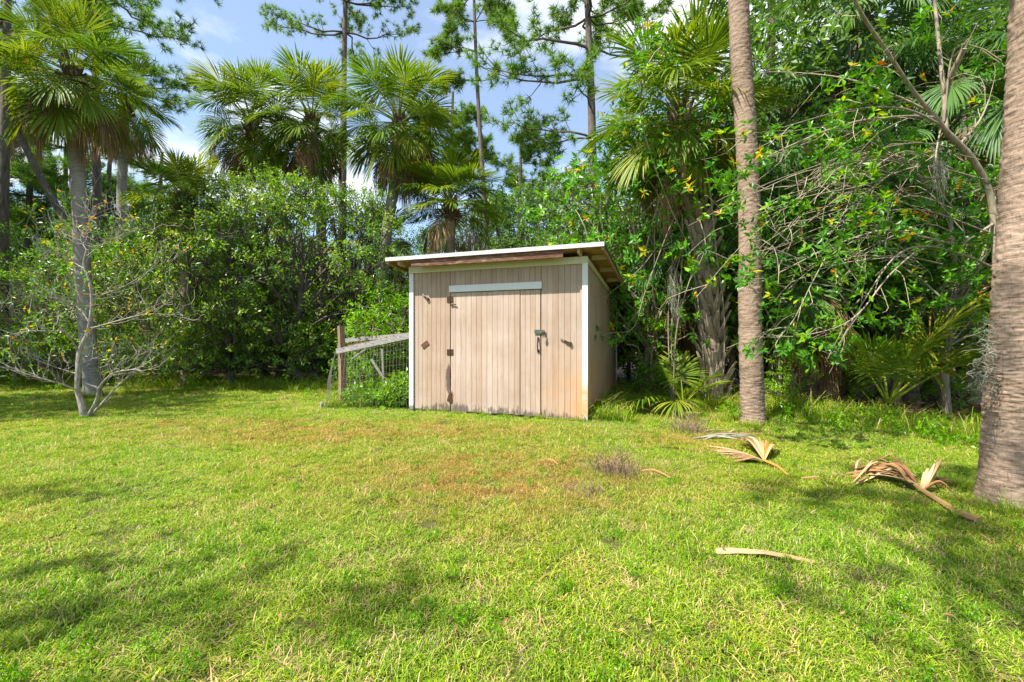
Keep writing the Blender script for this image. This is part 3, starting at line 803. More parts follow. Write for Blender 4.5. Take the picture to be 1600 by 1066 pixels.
# left yard palm
palm('tall grey-trunked palm standing in the lawn behind the bare sapling', gpts(146, 10.7, [(140, 560), (133, 480), (127, 380), (122, 280), (117, 190), (114, 112)]), 0.165, 0.14, 34, 14, 0.93, 1, trunk_mat='palm_trunk_grey', step=0.06)
palm('slim palm with a shaggy brown skirt just behind the tall grey-trunked palm', gpts(188, 15.4, [(189, 400), (191, 280), (196, 160)]), 0.15, 0.13, 15, 16, 0.95, 2, trunk_mat='palm_trunk_grey')
palm('leaning palm whose trunk slants across the pines behind the thicket', gpts(150, 15.5, [(122, 400), (95, 335), (60, 270), (28, 205), (-6, 128)]), 0.115, 0.10, 22, 10, 1.05, 3, trunk_mat='bark_dark')
palm('palm with grey hanging fronds rising behind the dark thicket', gpts(440, 15.6, [(440, 420), (436, 320), (420, 240), (392, 192)]), 0.17, 0.15, 34, 18, 1.06, 4, trunk_mat='palm_trunk_grey')
palm('palm with a vine-hung neck between the thicket and the curved palm', gpts(505, 15.4, [(505, 500), (502, 400), (500, 300), (487, 188)]), 0.17, 0.15, 34, 16, 1.06, 5, trunk_mat='palm_trunk_grey')
palm('palm with a curved bare trunk rising past the low end of the shed roof', gpts(588, 14.6, [(592, 500), (600, 400), (611, 320), (621, 260), (624, 190)]), 0.19, 0.15, 38, 14, 1.12, 6, trunk_mat='palm_trunk_grey')
palm('low palm head poking out of the thicket near the slim palms', gpts(290, 12.9, [(290, 450), (286, 312)]), 0.14, 0.12, 17, 5, 0.76, 7, elmin=0)
palm('low palm with a brown skirt behind the shed roof', gpts(704, 14.5, [(704, 450), (704, 318)]), 0.16, 0.14, 30, 10, 0.92, 8, elmin=-15)
palm('short palm half hidden behind the curved palm trunk', gpts(596, 17.0, [(596, 460), (598, 372)]), 0.16, 0.14, 20, 6, 0.85, 9, elmin=-15)
# right-hand palms
palm('palm with criss-cross leaf bases on its trunk behind the shed corner', gpts(1119, 8.9, [(1112, 560), (1111, 500), (1101, 440), (1090, 360), (1075, 270), (1062, 178)]), 0.17, 0.15, 38, 7, 1.0, 10, boots=True, skirt=0.15)
palm('straight bare palm trunk standing in the lawn right of the shed', gpts(1177, 7.2, [(1175, 600), (1172, 500), (1172, 400), (1170, 300), (1165, 200), (1158, 100), (1154, 0), (1150, -135), (1148, -340)]), 0.172, 0.138, 26, 4, 1.0, 11, step=0.02, sides=44, amp=0.011)
palm('thick bare palm trunk beside the fallen heap of dry fronds', gpts(1580, 3.66, [(1586, 640), (1593, 540), (1603, 400), (1616, 200), (1626, 0), (1640, -320), (1648, -520)]), 0.188, 0.165, 26, 4, 1.0, 12, step=0.012, sides=84, amp=0.010, elmin=0)
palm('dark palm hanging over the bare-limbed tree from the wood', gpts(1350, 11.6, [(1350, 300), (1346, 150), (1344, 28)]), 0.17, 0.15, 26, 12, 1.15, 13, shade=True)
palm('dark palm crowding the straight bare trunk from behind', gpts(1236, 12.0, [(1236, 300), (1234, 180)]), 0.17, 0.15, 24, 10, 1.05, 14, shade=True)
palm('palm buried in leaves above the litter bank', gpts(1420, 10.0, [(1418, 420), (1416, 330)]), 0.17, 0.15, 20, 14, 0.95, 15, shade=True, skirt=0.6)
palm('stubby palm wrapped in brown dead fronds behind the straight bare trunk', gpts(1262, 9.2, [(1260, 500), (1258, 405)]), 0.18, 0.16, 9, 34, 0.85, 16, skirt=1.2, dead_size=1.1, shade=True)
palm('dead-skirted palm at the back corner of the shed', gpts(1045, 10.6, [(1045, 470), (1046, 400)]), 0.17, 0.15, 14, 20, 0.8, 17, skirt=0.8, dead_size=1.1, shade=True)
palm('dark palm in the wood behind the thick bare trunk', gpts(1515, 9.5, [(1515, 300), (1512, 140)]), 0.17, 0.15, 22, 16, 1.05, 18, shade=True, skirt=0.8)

def palmetto(label, px, Z, fr, size, seed, h=0.25, mats=None):
    """trunkless young palm: fr = list of (azimuth deg, elevation key, scale)"""
    rng = np.random.default_rng(seed)
    T = thing('palmetto', label, 'palmetto', G(px, Z))
    m_ = MB(); m_.tube([(0, 0, -0.05), (0, 0, h * 0.6), (0, 0, h)], [0.13, 0.11, 0.05], 8)
    for k in range(9):
        a = k * 2.4; m_.tube([(0.08 * math.cos(a), 0.08 * math.sin(a), h * 0.2), (0.16 * math.cos(a), 0.16 * math.sin(a), h + 0.1)], [0.035, 0.015], 4)
    m_.build('stem', M['fibre'], T)
    for az, el, s in fr:
        key = min((82, 62, 42, 22, 0, -25), key=lambda e: abs(e - el))
        put('frond', FR[key][rng.integers(3)], T, (0, 0, h), (0, 0, R(az)), size * s)
    return T
palmetto('young palmetto fanning out beside the rear corner of the shed', 1068, 8.5, [(195, 22, 0.85), (240, 22, 0.75), (150, 62, 0.6), (320, 62, 0.55), (20, 42, 0.6), (80, 62, 0.7)], 0.9, 31, 0.1)
palmetto('young palmetto with broad drooping fans above the litter bank', 1388, 7.6, [(-18, 62, 1.15), (-45, 42, 1.0), (5, 42, 1.15), (200, 62, 0.8), (150, 62, 0.9), (-100, 62, 0.75), (60, 62, 0.9)], 0.98, 32, 0.25)
palmetto('small palmetto in the shade between the straight trunk and the litter bank', 1310, 9.3, [(200, 42, 1.0), (280, 62, 0.9), (330, 42, 1.0), (90, 62, 1.0), (150, 42, 1)], 0.8, 33, 0.2)
palmetto('palmetto in the dark wood behind the thick bare trunk', 1500, 8.9, [(180, 42, 1.0), (230, 62, 1.0), (280, 42, 1.0), (330, 62, 1.0), (30, 62, 1), (100, 42, 1)], 0.95, 34, 0.3)

def dead_fan(label, px, py, rz, sc, k, tilt=0.0):
    z = CAMH * FPX / (py - CY)
    T = thing('dead_frond', label, 'palm frond', ((px - CX) / FPX * z, z, 0), rz)
    put('blade', FLAT[k], T, (0, 0, 0.04), (0, tilt, 0), sc)
_g = np.random.default_rng(77)
FLAT = [frond_mesh('blade', R(e), _g, dead=True, pet=0.5, spread=sp, droop=0.05, bend=0.15, base_rnd=b, fold=0.25, twist=0.35, mat=M['fallen']) for e, sp, b in ((4, 70, .5), (6, 95, .35), (3, 50, .7))]
for _i, (x, y, a, sc, lab) in enumerate(((1440, 650, 2.6, .8, 'dead brown fan lying on the litter bank under the palmetto'), (1490, 655, 3.6, .75, 'dead brown fan lying on the litter bank near the thick trunk'), (1372, 645, 3.3, .7, 'dead brown fan lying among weeds left of the palmetto stem'),
                                       (1295, 640, 2.9, .75, 'dead brown fan lying at the foot of the stubby dead palm'), (1035, 628, 3.9, .6, 'dead brown fan lying behind the shed corner'), (1465, 630, .6, .85, 'dead brown fan deep in shade on the litter bank'))):
    dead_fan(lab, x, y, a, sc, _i % 3)

# ------------------------------------------------------------------ leafy shrubs and trees
def leaves(mb, P, D, Nn, L, Wd, rnd):
    """many folded leaf blades at P, along D, facing Nn"""
    n = len(P); S = unit(np.cross(Nn, D)); U = np.cross(D, S)
    L = np.broadcast_to(L, (n,))[:, None]; Wd = np.broadcast_to(Wd, (n,))[:, None]
    a = P; b = P + D * L * 0.45 + S * Wd * 0.5 + U * Wd * 0.16; c = P + D * L - U * L * 0.08; d = P + D * L * 0.45 - S * Wd * 0.5 + U * Wd * 0.16
    V = np.stack([a, b, c, d], 1).reshape(-1, 3)
    k = np.arange(n)[:, None] * 4
    F = np.concatenate([k + np.array([[0, 1, 2]]), k + np.array([[0, 2, 3]])], 1).reshape(-1, 3)
    mb.add(V, F, np.repeat(rnd, 2))

def rand_dirs(rng, n):
    v = rng.normal(size=(n, 3)); return unit(v)

def clump_leaves(mb, tw, rng, clumps, dens, nl, ll, lw, sl, rosette=False, tips=0.0, spread=1.0, twig_r=0.004, rscale=(0.12, 0.75), drop=0.0):
    """clumps: (x,y,z,r). dens: sprays per m2 of clump surface. nl leaves each spray"""
    for (x, y, z, r) in clumps:
        n = max(3, int(dens * 4 * math.pi * r * r))
        d = rand_dirs(rng, n); d[:, 2] = np.where(d[:, 2] < -0.55, -d[:, 2], d[:, 2])
        rad = r * (0.55 + 0.5 * rng.random(n) ** 0.6)[:, None]
        p = np.array((x, y, z)) + d * rad * np.array((1, 1, 0.85))
        sd = unit(d * 0.8 + rand_dirs(rng, n) * 0.75 + np.array((0, 0, 0.25 - drop)))
        slen = sl * rng.uniform(0.6, 1.3, n)
        if tw is not None:
            for i in range(0, n, 2):
                tw.tube([np.array((x, y, z)) + d[i] * r * 0.25, p[i], p[i] + sd[i] * slen[i]], [twig_r * 1.8, twig_r, twig_r * 0.5], 3, cap=False)
        crnd = rng.uniform(-0.12, 0.12)
        srnd = rng.uniform(rscale[0], rscale[1], n) + crnd
        K = np.arange(nl)
        if rosette:
            tt = np.where(K < nl * 0.6, 1.0 - 0.1 * rng.random(nl), rng.random(nl))
        else:
            tt = (K + 0.6) / nl
        pp = p[:, None] + sd[:, None] * (slen[:, None] * tt[None])[..., None]
        ref = rand_dirs(rng, n); s1 = unit(np.cross(sd, ref)); s2 = np.cross(sd, s1)
        ang = K[None] * 2.39996 + rng.uniform(0, 6.28, (n, 1))
        lat = s1[:, None] * np.cos(ang)[..., None] + s2[:, None] * np.sin(ang)[..., None]
        fw = 0.45 if not rosette else 0.35
        ld = unit(lat * spread + sd[:, None] * fw + np.array((0, 0, 0.10)) + rng.normal(0, 0.18, pp.shape))
        up = unit(np.array((0, 0, 0.75)) + d[:, None] * 0.8 + np.array((-.25, -.25, 0))*0 + rng.normal(0, 0.38, pp.shape))
        lr = np.clip(srnd[:, None] + rng.normal(0, 0.10, (n, nl)), 0, 0.88)
        if tips > 0:
            hot = rng.random(n) < tips
            inner = (K >= nl * 0.35) if not rosette else (K < nl * 0.5)
            lr = np.where(hot[:, None] & inner[None], rng.uniform(0.95, 1.0, (n, nl)) if not rosette else rng.uniform(0.84, 0.94, (n, nl)), lr)
            if rosette: lr = np.where(hot[:, None] & (K < nl * 0.14)[None], rng.uniform(0.955, 1.0, (n, nl)), lr)
        LL = ll * rng.uniform(0.7, 1.25, (n, nl))
        leaves(mb, pp.reshape(-1, 3), ld.reshape(-1, 3), up.reshape(-1, 3), LL.ravel(), (LL * lw / ll).ravel(), lr.ravel())

def limbs(mb, rng, clumps, trunk_pts, r0, nstem=1, twist=0.25, minr=0.012):
    P = sweep(trunk_pts, 9); mb.tube(P, np.linspace(r0, r0 * 0.45, 9), 8)
    for (x, y, z, r) in clumps:
        e = Vector((x, y, z)); k = 1 + int(min(0.95, max(0.0, 0.75 * z / max(trunk_pts[-1][2], 0.1) * rng.uniform(0.5, 0.9))) * 7)
        a = P[min(k, 8)]
        m1 = a.lerp(e, 0.4) + Vector(rng.normal(0, twist, 3)) * (e - a).length * 0.3 + Vector((0, 0, 0.1))
        m2 = a.lerp(e, 0.75) + Vector(rng.normal(0, twist, 3)) * (e - a).length * 0.2
        Q = sweep([a, m1, m2, e], 7); rr = max(minr, r0 * 0.32)
        mb.tube(Q, np.linspace(rr, minr * 0.5, 7), 5, cap=False)

def ell(rng, c, rad, n, r0, r1, shell=0.45):
    """clump spheres spread through an ellipsoid, mostly towards its surface"""
    d = rand_dirs(rng, n); k = (shell + (1 - shell) * rng.random(n) ** 0.5)[:, None]
    p = np.array(c) + d * k * np.array(rad)
    return [(*q, rng.uniform(r0, r1)) for q in p]

ARC = {}
def arche(key, seed, clumps_fn, trunk, r0, lmat, bmat, **kw):
    rng = np.random.default_rng(seed); cl = clumps_fn(rng)
    cl = [(x, y, max(z, r * 0.75 + 0.05), r) for x, y, z, r in cl]
    tb = MB(); limbs(tb, rng, cl, trunk, r0)
    lb = MB(); clump_leaves(lb, tb, rng, cl, **kw) 
    ARC[key] = (tb.mesh('trunk', M[bmat], True), lb.mesh('crown', M[lmat]))

arche('thicket', 101, lambda g: ell(g, (0, 0, 2.35), (2.1, 1.8, 2.05), 62, 0.30, 0.55, 0.78) + ell(g, (0, 0, 0.8), (1.7, 1.4, 0.5), 14, 0.35, 0.55),
      [(0, 0, -0.05), (0.1, 0, 1.0), (0, 0.1, 2.2), (0, 0, 3.4)], 0.09, 'leaf_dark', 'bark_dark', dens=9.0, nl=9, ll=0.085, lw=0.042, sl=0.26, tips=0.04)
arche('shrub', 102, lambda g: ell(g, (0, 0, 1.75), (1.85, 1.55, 1.6), 46, 0.28, 0.5, 0.75) + ell(g, (0, 0, 0.6), (1.5, 1.2, 0.4), 10, 0.3, 0.5),
      [(0, 0, -0.05), (0.1, 0, 0.8), (0, 0.1, 1.6), (0, 0, 2.6)], 0.06, 'leaf_mid', 'bark_tan', dens=6.5, nl=8, ll=0.095, lw=0.042, sl=0.28, tips=0.07)
arche('bush', 103, lambda g: ell(g, (0, 0, 0.95), (0.75, 0.6, 0.75), 16, 0.22, 0.40),
      [(0, 0, -0.05), (0.05, 0, 0.4), (0, 0.05, 0.9), (0, 0, 1.4)], 0.035, 'leaf_bright', 'bark_tan', dens=11, nl=8, ll=0.095, lw=0.044, sl=0.24)
arche('pepper', 104, lambda g: ell(g, (0, 0, 3.6), (2.2, 1.6, 2.1), 40, 0.32, 0.62, 0.3) + ell(g, (0, -0.3, 1.9), (1.9, 1.2, 1.0), 12, 0.25, 0.45, 0.3),
      [(0, 0, -0.05), (0.25, 0, 1.3), (0.0, 0.15, 2.6), (0.2, 0, 4.6)], 0.10, 'leaf_pepper', 'bark_tan', dens=7.5, nl=11, ll=0.11, lw=0.05, sl=0.24, rosette=True, tips=0.05)
arche('pepper_b', 105, lambda g: ell(g, (0, 0, 2.4), (1.5, 1.2, 1.5), 24, 0.26, 0.5, 0.3),
      [(0, 0, -0.05), (0.15, 0, 1.0), (0.0, 0.1, 2.0), (-0.1, 0, 3.4)], 0.07, 'leaf_pepper', 'bark_tan', dens=8.5, nl=11, ll=0.11, lw=0.05, sl=0.22, rosette=True, tips=0.06)
arche('far_tree', 106, lambda g: ell(g, (0, 0, 5.4), (2.6, 2.4, 2.9), 52, 0.5, 0.95, 0.7),
      [(0, 0, -0.05), (0.2, 0, 2), (0, 0.2, 4), (0.1, 0, 7)], 0.17, 'leaf_far', 'bark_dark', dens=3.2, nl=8, ll=0.17, lw=0.085, sl=0.5)
arche('far_fill', 107, lambda g: ell(g, (0, 0, 2.6), (2.6, 2.0, 2.3), 46, 0.5, 0.85, 0.7) + ell(g, (0, 0, 0.8), (2.4, 1.8, 0.4), 10, 0.5, 0.8),
      [(0, 0, -0.05), (0.2, 0, 1), (0, 0.2, 2), (0.1, 0, 4)], 0.10, 'leaf_far', 'bark_dark', dens=3.6, nl=8, ll=0.15, lw=0.075, sl=0.45)

def plant(key, name, label, cat, px, Z, s=1.0, rz=0.0, group=None, sz=None):
    T = thing(name, label, cat, G(px, Z), rz, group, (s, s, s * (sz or 1.0)))
    tm, cm = ARC[key]
    put('trunk', tm, T); put('crown', cm, T)
    return T
rr_ = random.Random(5)
# left thicket
for px, Z, s, sz, lab in ((470, 13.2, 1.22, 1.05, 'dense dark thicket shrub reaching up to the vine-hung palm'),
                          (362, 12.8, 1.16, 1.08, 'dense dark thicket shrub under the grey hanging palm fronds'),
                          (545, 14.3, 1.22, 1.06, 'dense dark thicket shrub between the palms and the wire pen'),
                          (300, 14.4, 1.15, 1.0, 'dense dark thicket shrub below the low palm head'),
                          (415, 15.2, 1.36, 1.1, 'dense dark thicket shrub deepest in behind its neighbours')):
    plant('thicket', 'thicket_shrub', lab, 'shrub', px, Z, s, rr_.uniform(0, 6), 'dark shrubs of the thicket', sz)
for px, Z, s, lab in ((238, 13.0, 1.12, 'lighter yellow-green shrub between the low palm head and the lawn'),
                      (190, 14.0, 1.30, 'yellow-green shrub behind the tall grey palm trunk'),
                      (95, 13.4, 1.32, 'yellow-green shrub behind the low limbs of the bare sapling'),
                      (25, 13.8, 1.25, 'yellow-green shrub beside the dark pine trunk'),
                      (-70, 14.5, 1.2, 'yellow-green shrub at the far end of the lawn edge'),
                      (-190, 15.0, 1.3, 'yellow-green shrub beyond the end of the lawn edge')):
    plant('shrub', 'leafy_shrub', lab, 'shrub', px, Z, s, rr_.uniform(0, 6), 'yellow-green shrubs along the lawn')
# behind the pen and the shed
for px, Z, s, lab in ((588, 10.9, 1.12, 'bright green bush rising behind the wire pen'),
                      (622, 11.3, 1.30, 'bright green bush squeezed against the shed wall'),
                      (560, 11.8, 0.9, 'small bright green bush at the far corner of the pen')):
    plant('bush', 'bright_bush', lab, 'bush', px, Z, s, rr_.uniform(0, 6), 'bright bushes behind the pen')
for px, Z, s, sz, lab in ((650, 17.5, 1.35, 0.85, 'broad leafy shrub between the curved palm and the brown-skirted low palm'), (770, 15.2, 1.45, 0.82, 'broad leafy shrub at the foot of the thin half-dead pine'), (860, 14.6, 1.40, 0.88, 'broad leafy shrub over the middle of the shed roof'),
                          (930, 13.5, 1.45, 0.95, 'broad leafy shrub over the high corner of the shed roof'), (600, 20, 1.5, 0.85, 'broad leafy shrub far behind the curved palm trunk')):
    plant('shrub', 'leafy_shrub', lab, 'shrub', px, Z, s, rr_.uniform(0, 6), 'shrubs behind the shed', sz)
# right-hand wood
for px, Z, s, sz, lab in ((1000, 10.2, 0.95, 1.22, 'glossy tree with orange leaf tips over the palm by the shed'),
                          (1290, 9.3, 0.98, 1.06, 'glossy tree with orange leaf tips behind the straight bare trunk'),
                          (1400, 8.8, 0.88, 1.05, 'glossy tree with orange leaf tips above the litter bank')):
    plant('pepper', 'leafy_tree', lab, 'tree', px, Z, s, rr_.uniform(0, 6), 'glossy trees of the wood', sz)
for px, Z, s, lab in ((950, 11.6, 1.55, 'smaller glossy tree close behind the shed'),
                      (1140, 10.3, 1.25, 'smaller glossy tree between the two palm trunks'),
                      (1480, 8.0, 1.05, 'smaller glossy tree behind the thick bare trunk'),
                      (1235, 8.9, 1.05, 'smaller glossy tree leaning over the stubby dead palm')):
    plant('pepper_b', 'leafy_tree', lab, 'tree', px, Z, s, rr_.uniform(0, 6), 'glossy trees of the wood')
for px, Z, s, lab in ((1080, 13.0, 1.15, 'shaded shrub behind the criss-cross palm'), (1210, 14, 1.2, 'shaded shrub behind the straight bare trunk'), (1330, 13, 1.2, 'shaded shrub behind the dark overhanging palm'), (1450, 12.3, 1.2, 'shaded shrub behind the palm buried in leaves'), (1580, 11, 1.2, 'shaded shrub in the wood behind the thick bare trunk'), (1700, 9.5, 1.15, 'shaded shrub in the wood beyond the thick bare trunk'), (1850, 8.5, 1.1, 'shaded shrub where the wood comes nearest the lawn'), (1000, 15, 1.2, 'shaded shrub deep behind the dead-skirted palm')):
    plant('far_fill', 'woodland_shrub', lab, 'shrub', px, Z, s, rr_.uniform(0, 6), 'shaded shrubs of the wood')
for px, Z, s, lab in ((1120, 17, 1.0, 'tall shaded tree behind the criss-cross palm head'), (1285, 13.2, 1.40, 'tall shaded tree behind the pine by the straight trunk'), (1420, 14.0, 1.35, 'tall shaded tree behind the dark overhanging palm'), (1530, 14, 1.2, 'tall shaded tree behind the bare-limbed tree'), (1650, 12.5, 1.2, 'tall shaded tree beyond the thick bare trunk')):
    plant('far_tree', 'woodland_tree', lab, 'tree', px, Z, s, rr_.uniform(0, 6), 'shaded trees of the wood')
for px, Z, s, lab in ((1218, 8.55, 0.72, 'small bright bush at the foot of the stubby dead palm'), (1330, 9.0, 0.8, 'small bright bush left of the palmetto with drooping fans'), (1478, 8.4, 0.75, 'small bright bush right of the palmetto with drooping fans'), (1020, 9.6, 0.95, 'bright bush in the gap behind the shed corner')):
    plant('bush', 'bright_bush', lab, 'bush', px, Z, s, rr_.uniform(0, 6), 'bright bushes of the wood')
# trees beyond the frame that shade the lawn
plant('far_tree', 'yard_tree', 'leafy yard tree left of the lawn whose crown shades the bare sapling', 'tree', -560, 6.9, 1.05, 1.0)
plant('far_tree', 'yard_tree', 'leafy yard tree shading the far left strip of lawn', 'tree', -330, 11.5, 1.0, 2.0)
def shade_tree(label, base, spots, trunk, seed):
    rng = np.random.default_rng(seed); base = Vector(base); cl = []
    for (x, y, h, r, n) in spots:
        q = Vector((x, y, 0)) - Vector((.84, .543, 0)) * (h / math.tan(SUN_EL)) - base
        for _ in range(n):
            cl.append((q.x + rng.normal(0, .34), q.y + rng.normal(0, .2), h + rng.normal(0, .15), r * rng.uniform(.7, 1.2)))
    tb = MB(); limbs(tb, rng, cl, trunk, .13)
    lb = MB(); clump_leaves(lb, tb, rng, cl, dens=8, nl=8, ll=.13, lw=.06, sl=.3)
    T = thing('yard_tree', label, 'tree', base)
    tb.build('trunk', M['bark_dark'], T, smooth=True); lb.build('crown', M['leaf_far'], T)
shade_tree('tall loose-crowned yard tree dappling the left of the open lawn', (-8.8, -3.4, 0),
           ((-4.1, 3.75, 7.0, .28, 4), (-1.9, 2.35, 7.6, .2, 2), (-1.25, 2.5, 8.2, .22, 2), (-.75, 2.35, 8.8, .22, 2), (-2.7, 2.5, 7.4, .22, 2), (-1.4, 2.0, 8.4, .22, 2), (-.6, 1.95, 8.2, .16, 2), (-2.2, 1.9, 8.0, .2, 2)),
           [(0, 0, -.05), (.1, .1, 3), (.2, .2, 6), (.3, .3, 9)], 777)
shade_tree('tall loose-crowned yard tree dappling the lawn by the thick palm trunk', (-1.2, -2.6, 0),
           ((2.3, 3.9, 11.2, .26, 3), (2.9, 3.6, 11.6, .28, 4), (3.5, 3.25, 12.0, .34, 4), (2.9, 2.5, 11.4, .2, 3), (2.2, 2.3, 11.0, .16, 2), (1.3, 2.45, 10.6, .16, 2), (4.6, 4.2, 12.3, .4, 3)),
           [(0, 0, -.05), (-.1, .0, 4), (-.3, .1, 8), (-.6, .2, 11)], 778)
# far backdrop
for px, Z, s, lab in ((-60, 24, 1.1, 'distant green tree behind the yellow-green shrub at the lawn end'), (60, 26, 1.05, 'distant green tree behind the stout dark pine trunk'), (170, 24, 0.95, 'distant green tree behind the tall grey palm trunk'), (270, 27, 1.0, 'distant green tree behind the low palm head'), (350, 25, 0.95, 'distant green tree behind the thicket beside the hanging palm'), (460, 26, 0.9, 'distant green tree in the gap between the two thicket palms'), (560, 30, 0.8, 'distant green tree seen beneath the curved palm head'), (650, 27, 0.9, 'distant green tree between the curved palm and the brown-skirted palm'), (735, 25, 1.0, 'distant green tree beside the thin half-dead pine'), (815, 23, 1.05, 'distant green tree under the pine with a broken crown'), (890, 21, 1.05, 'distant green tree under the long crooked pine boughs'), (-170, 22, 1.15, 'distant green tree past the end of the yellow-green shrubs')):
    plant('far_tree', 'background_tree', lab, 'tree', px, Z, s, rr_.uniform(0, 6), 'trees in the distance')
for px, Z, s, lab in ((-120, 21, 1.2, 'distant shrub past the yellow-green shrub at the lawn end'), (40, 20, 1.1, 'distant shrub behind the stout dark pine trunk'), (200, 20, 1.1, 'distant shrub behind the slim shaggy palm'), (330, 21, 1.1, 'distant shrub behind the low palm head'), (480, 21, 1.1, 'distant shrub behind the vine-hung palm'), (560, 22, 1.0, 'distant shrub behind the curved palm trunk'), (660, 22, 1.0, 'distant shrub behind the brown-skirted low palm'), (760, 20, 1.0, 'distant shrub behind the thin half-dead pine'), (850, 19, 1.0, 'distant shrub over the middle of the shed roof'), (940, 17.5, 1.1, 'distant shrub over the high corner of the shed roof')):
    plant('far_fill', 'background_shrub', lab, 'shrub', px, Z, s, rr_.uniform(0, 6), 'shrubs in the distance')

# vines climbing two of the palms
def vine(label, pts, seed, n=10, r=0.34, mat='leaf_mid', skip=0.2, **kw):
    rng = np.random.default_rng(seed); base = Vector(pts[0])
    T = thing('climbing_vine', label, 'vine', base)
    q = sweep([Vector(p) - base for p in pts], n); m_ = MB(); m_.tube(q, 0.012, 4); m_.build('stem', M['bark_tan'], T)
    lb = MB(); cl = [(p.x + rng.normal(0, .12), p.y - 0.12 + rng.normal(0, .1), p.z, r * rng.uniform(0.6, 1.15)) for p in q[int(len(q) * skip):]]
    clump_leaves(lb, None, rng, cl, **{**dict(dens=9, nl=8, ll=0.11, lw=0.065, sl=0.24, drop=0.5), **kw}); lb.build('crown', M[mat], T)
vine('green vine wrapped round the neck of the curved palm', [G(588, 14.3), W(600, 400, 14.3), W(612, 300, 14.3), W(628, 262, 14.2), W(634, 218, 14.2)], 51, 9, 0.36)
vine('green vine wrapped round the palm above the thicket', [G(505, 15.1), W(502, 400, 15.0), W(500, 300, 14.95), W(496, 240, 14.95)], 52, 9, 0.36)

vine('glossy orange-tipped climber sprawling over the head of the criss-cross palm', [G(1104, 8.72), W(1096, 520, 8.72), W(1080, 400, 8.6), W(1050, 330, 8.2), W(1020, 250, 7.9), W(1000, 170, 7.8), W(1015, 95, 7.8), W(1050, 60, 7.9)], 53, 20, 0.34, 'leaf_pepper', 0.42, rosette=True, tips=0.08, dens=8, nl=10, ll=.10, lw=.044, sl=.22, drop=0)
vine('glossy orange-tipped climber hanging between the criss-cross palm and the straight trunk', [G(1128, 8.75), W(1132, 500, 8.6), W(1120, 400, 8.3), W(1110, 300, 8.0), W(1100, 230, 7.8), W(1120, 150, 7.8)], 54, 16, 0.26, 'leaf_pepper', 0.55, rosette=True, tips=0.08, dens=8, nl=10, ll=.10, lw=.044, sl=.22, drop=0)

# ------------------------------------------------------------------ pines
def pine(label, px, Z, top, lean, r0, limb_list, seed, ntuft=6, tl=0.27, group='pines behind the yard', bark='pine_bark', tw_=0.024):
    """limb_list: (height, azimuth deg, length, rise)"""
    rng = np.random.default_rng(seed); T = thing('pine_tree', label, 'pine tree', G(px, Z), 0, group)
    tp_ = [(0, 0, -0.05), (lean[0] * 0.3, lean[1] * 0.3, top * 0.33), (lean[0] * 0.62 + rng.normal(0, .1), lean[1] * 0.6, top * 0.66), (lean[0], lean[1], top)]
    P = sweep(tp_, 16); m_ = MB(); m_.tube(P, np.linspace(r0, r0 * 0.35, 16), 10)
    tips = []
    for (h, az, L, rise) in limb_list:
        a = P[min(15, int(h / top * 15))]; az = R(az)
        d = Vector((math.cos(az), math.sin(az), 0)); pts = [a]; c = Vector(a); k = 6
        for i in range(k):
            d2 = d + Vector((rng.normal(0, .22), rng.normal(0, .22), rise * (i / k - 0.15) * 1.3 + rng.normal(0, .12))); d2.normalize()
            c = c + d2 * (L / k); pts.append(Vector(c))
            if i >= 1:
                for b in range(2 if i < k - 1 else 3):
                    sd = Vector((d.x, d.y, 0.2)) + Vector(rng.normal(0, .75, 3)); sd.normalize()
                    sl = L * rng.uniform(0.14, 0.32); e1 = c + sd * sl * 0.5; e2 = c + sd * sl + Vector((0, 0, sl * 0.25))
                    m_.tube([c, e1, e2], [0.016, 0.012, 0.007], 4, cap=False)
                    tips += [(e2, (e2 - e1).normalized()), (e1 + (e2 - e1) * 0.4, sd)]
        rr = max(0.02, L * 0.016)
        m_.tube(pts, np.linspace(rr, 0.012, len(pts)), 5, cap=False)
        tips.append((pts[-1], d2))
    m_.build('trunk', M[bark], T, smooth=True)
    nb = MB(); A = []; D = []
    for e, d in tips:
        for _ in range(3):
            q = np.array(e) + rng.normal(0, 0.09, 3)
            n = ntuft * 4; v = unit(np.array(d) * 0.55 + rand_dirs(rng, n) + np.array((0, 0, 0.15)))
            A.append(np.repeat(q[None], n, 0)); D.append(v)
    A = np.concatenate(A); D = np.concatenate(D); n = len(A)
    S = unit(np.cross(D, rand_dirs(rng, n))); L = tl * rng.uniform(0.7, 1.2, n)[:, None]
    V = np.stack([A - S * tw_ * 0.5, A + S * tw_ * 0.5, A + D * L - np.array((0, 0, 1)) * L * 0.12], 1).reshape(-1, 3)
    F = np.arange(n * 3).reshape(-1, 3)
    nb.add(V, F, np.clip(rng.normal(0.5, 0.2, n), 0, 1)); nb.build('crown', M['needle'], T)
def rl(seed, h0, h1, n, l0, l1, rise=0.35):
    g = random.Random(seed); return [(g.uniform(h0, h1), i * 137.5 + g.uniform(-30, 30), g.uniform(l0, l1) , g.uniform(rise - .2, rise + .25)) for i in range(n)]
pine('tall pine whose lowest boughs show above the curved palm', 532, 24, 24, (0.4, 0), 0.24, [(18.2, 180, 3.6, 0.1), (18.6, 10, 3.4, 0.2), (19.2, 200, 3.2, 0.2), (19.4, -30, 3.0, 0.3), (18.8, 100, 3, 0.2)] + rl(1, 19.5, 23.6, 16, 2, 3.6), 61)
pine('thin half-dead pine rising straight behind the shed roof', 768, 21, 20, (-0.9, 0), 0.15, [(13.6, 190, 1.5, -0.5), (14.6, 170, 1.7, -0.6), (15.2, 200, 1.7, -0.4), (15.8, 185, 1.8, -0.3), (16.5, 0, 1.6, 0.0), (16.2, 160, 1.5, -0.4)] + rl(2, 16.5, 19.8, 12, 1.2, 2.4, 0.1), 62, ntuft=7)
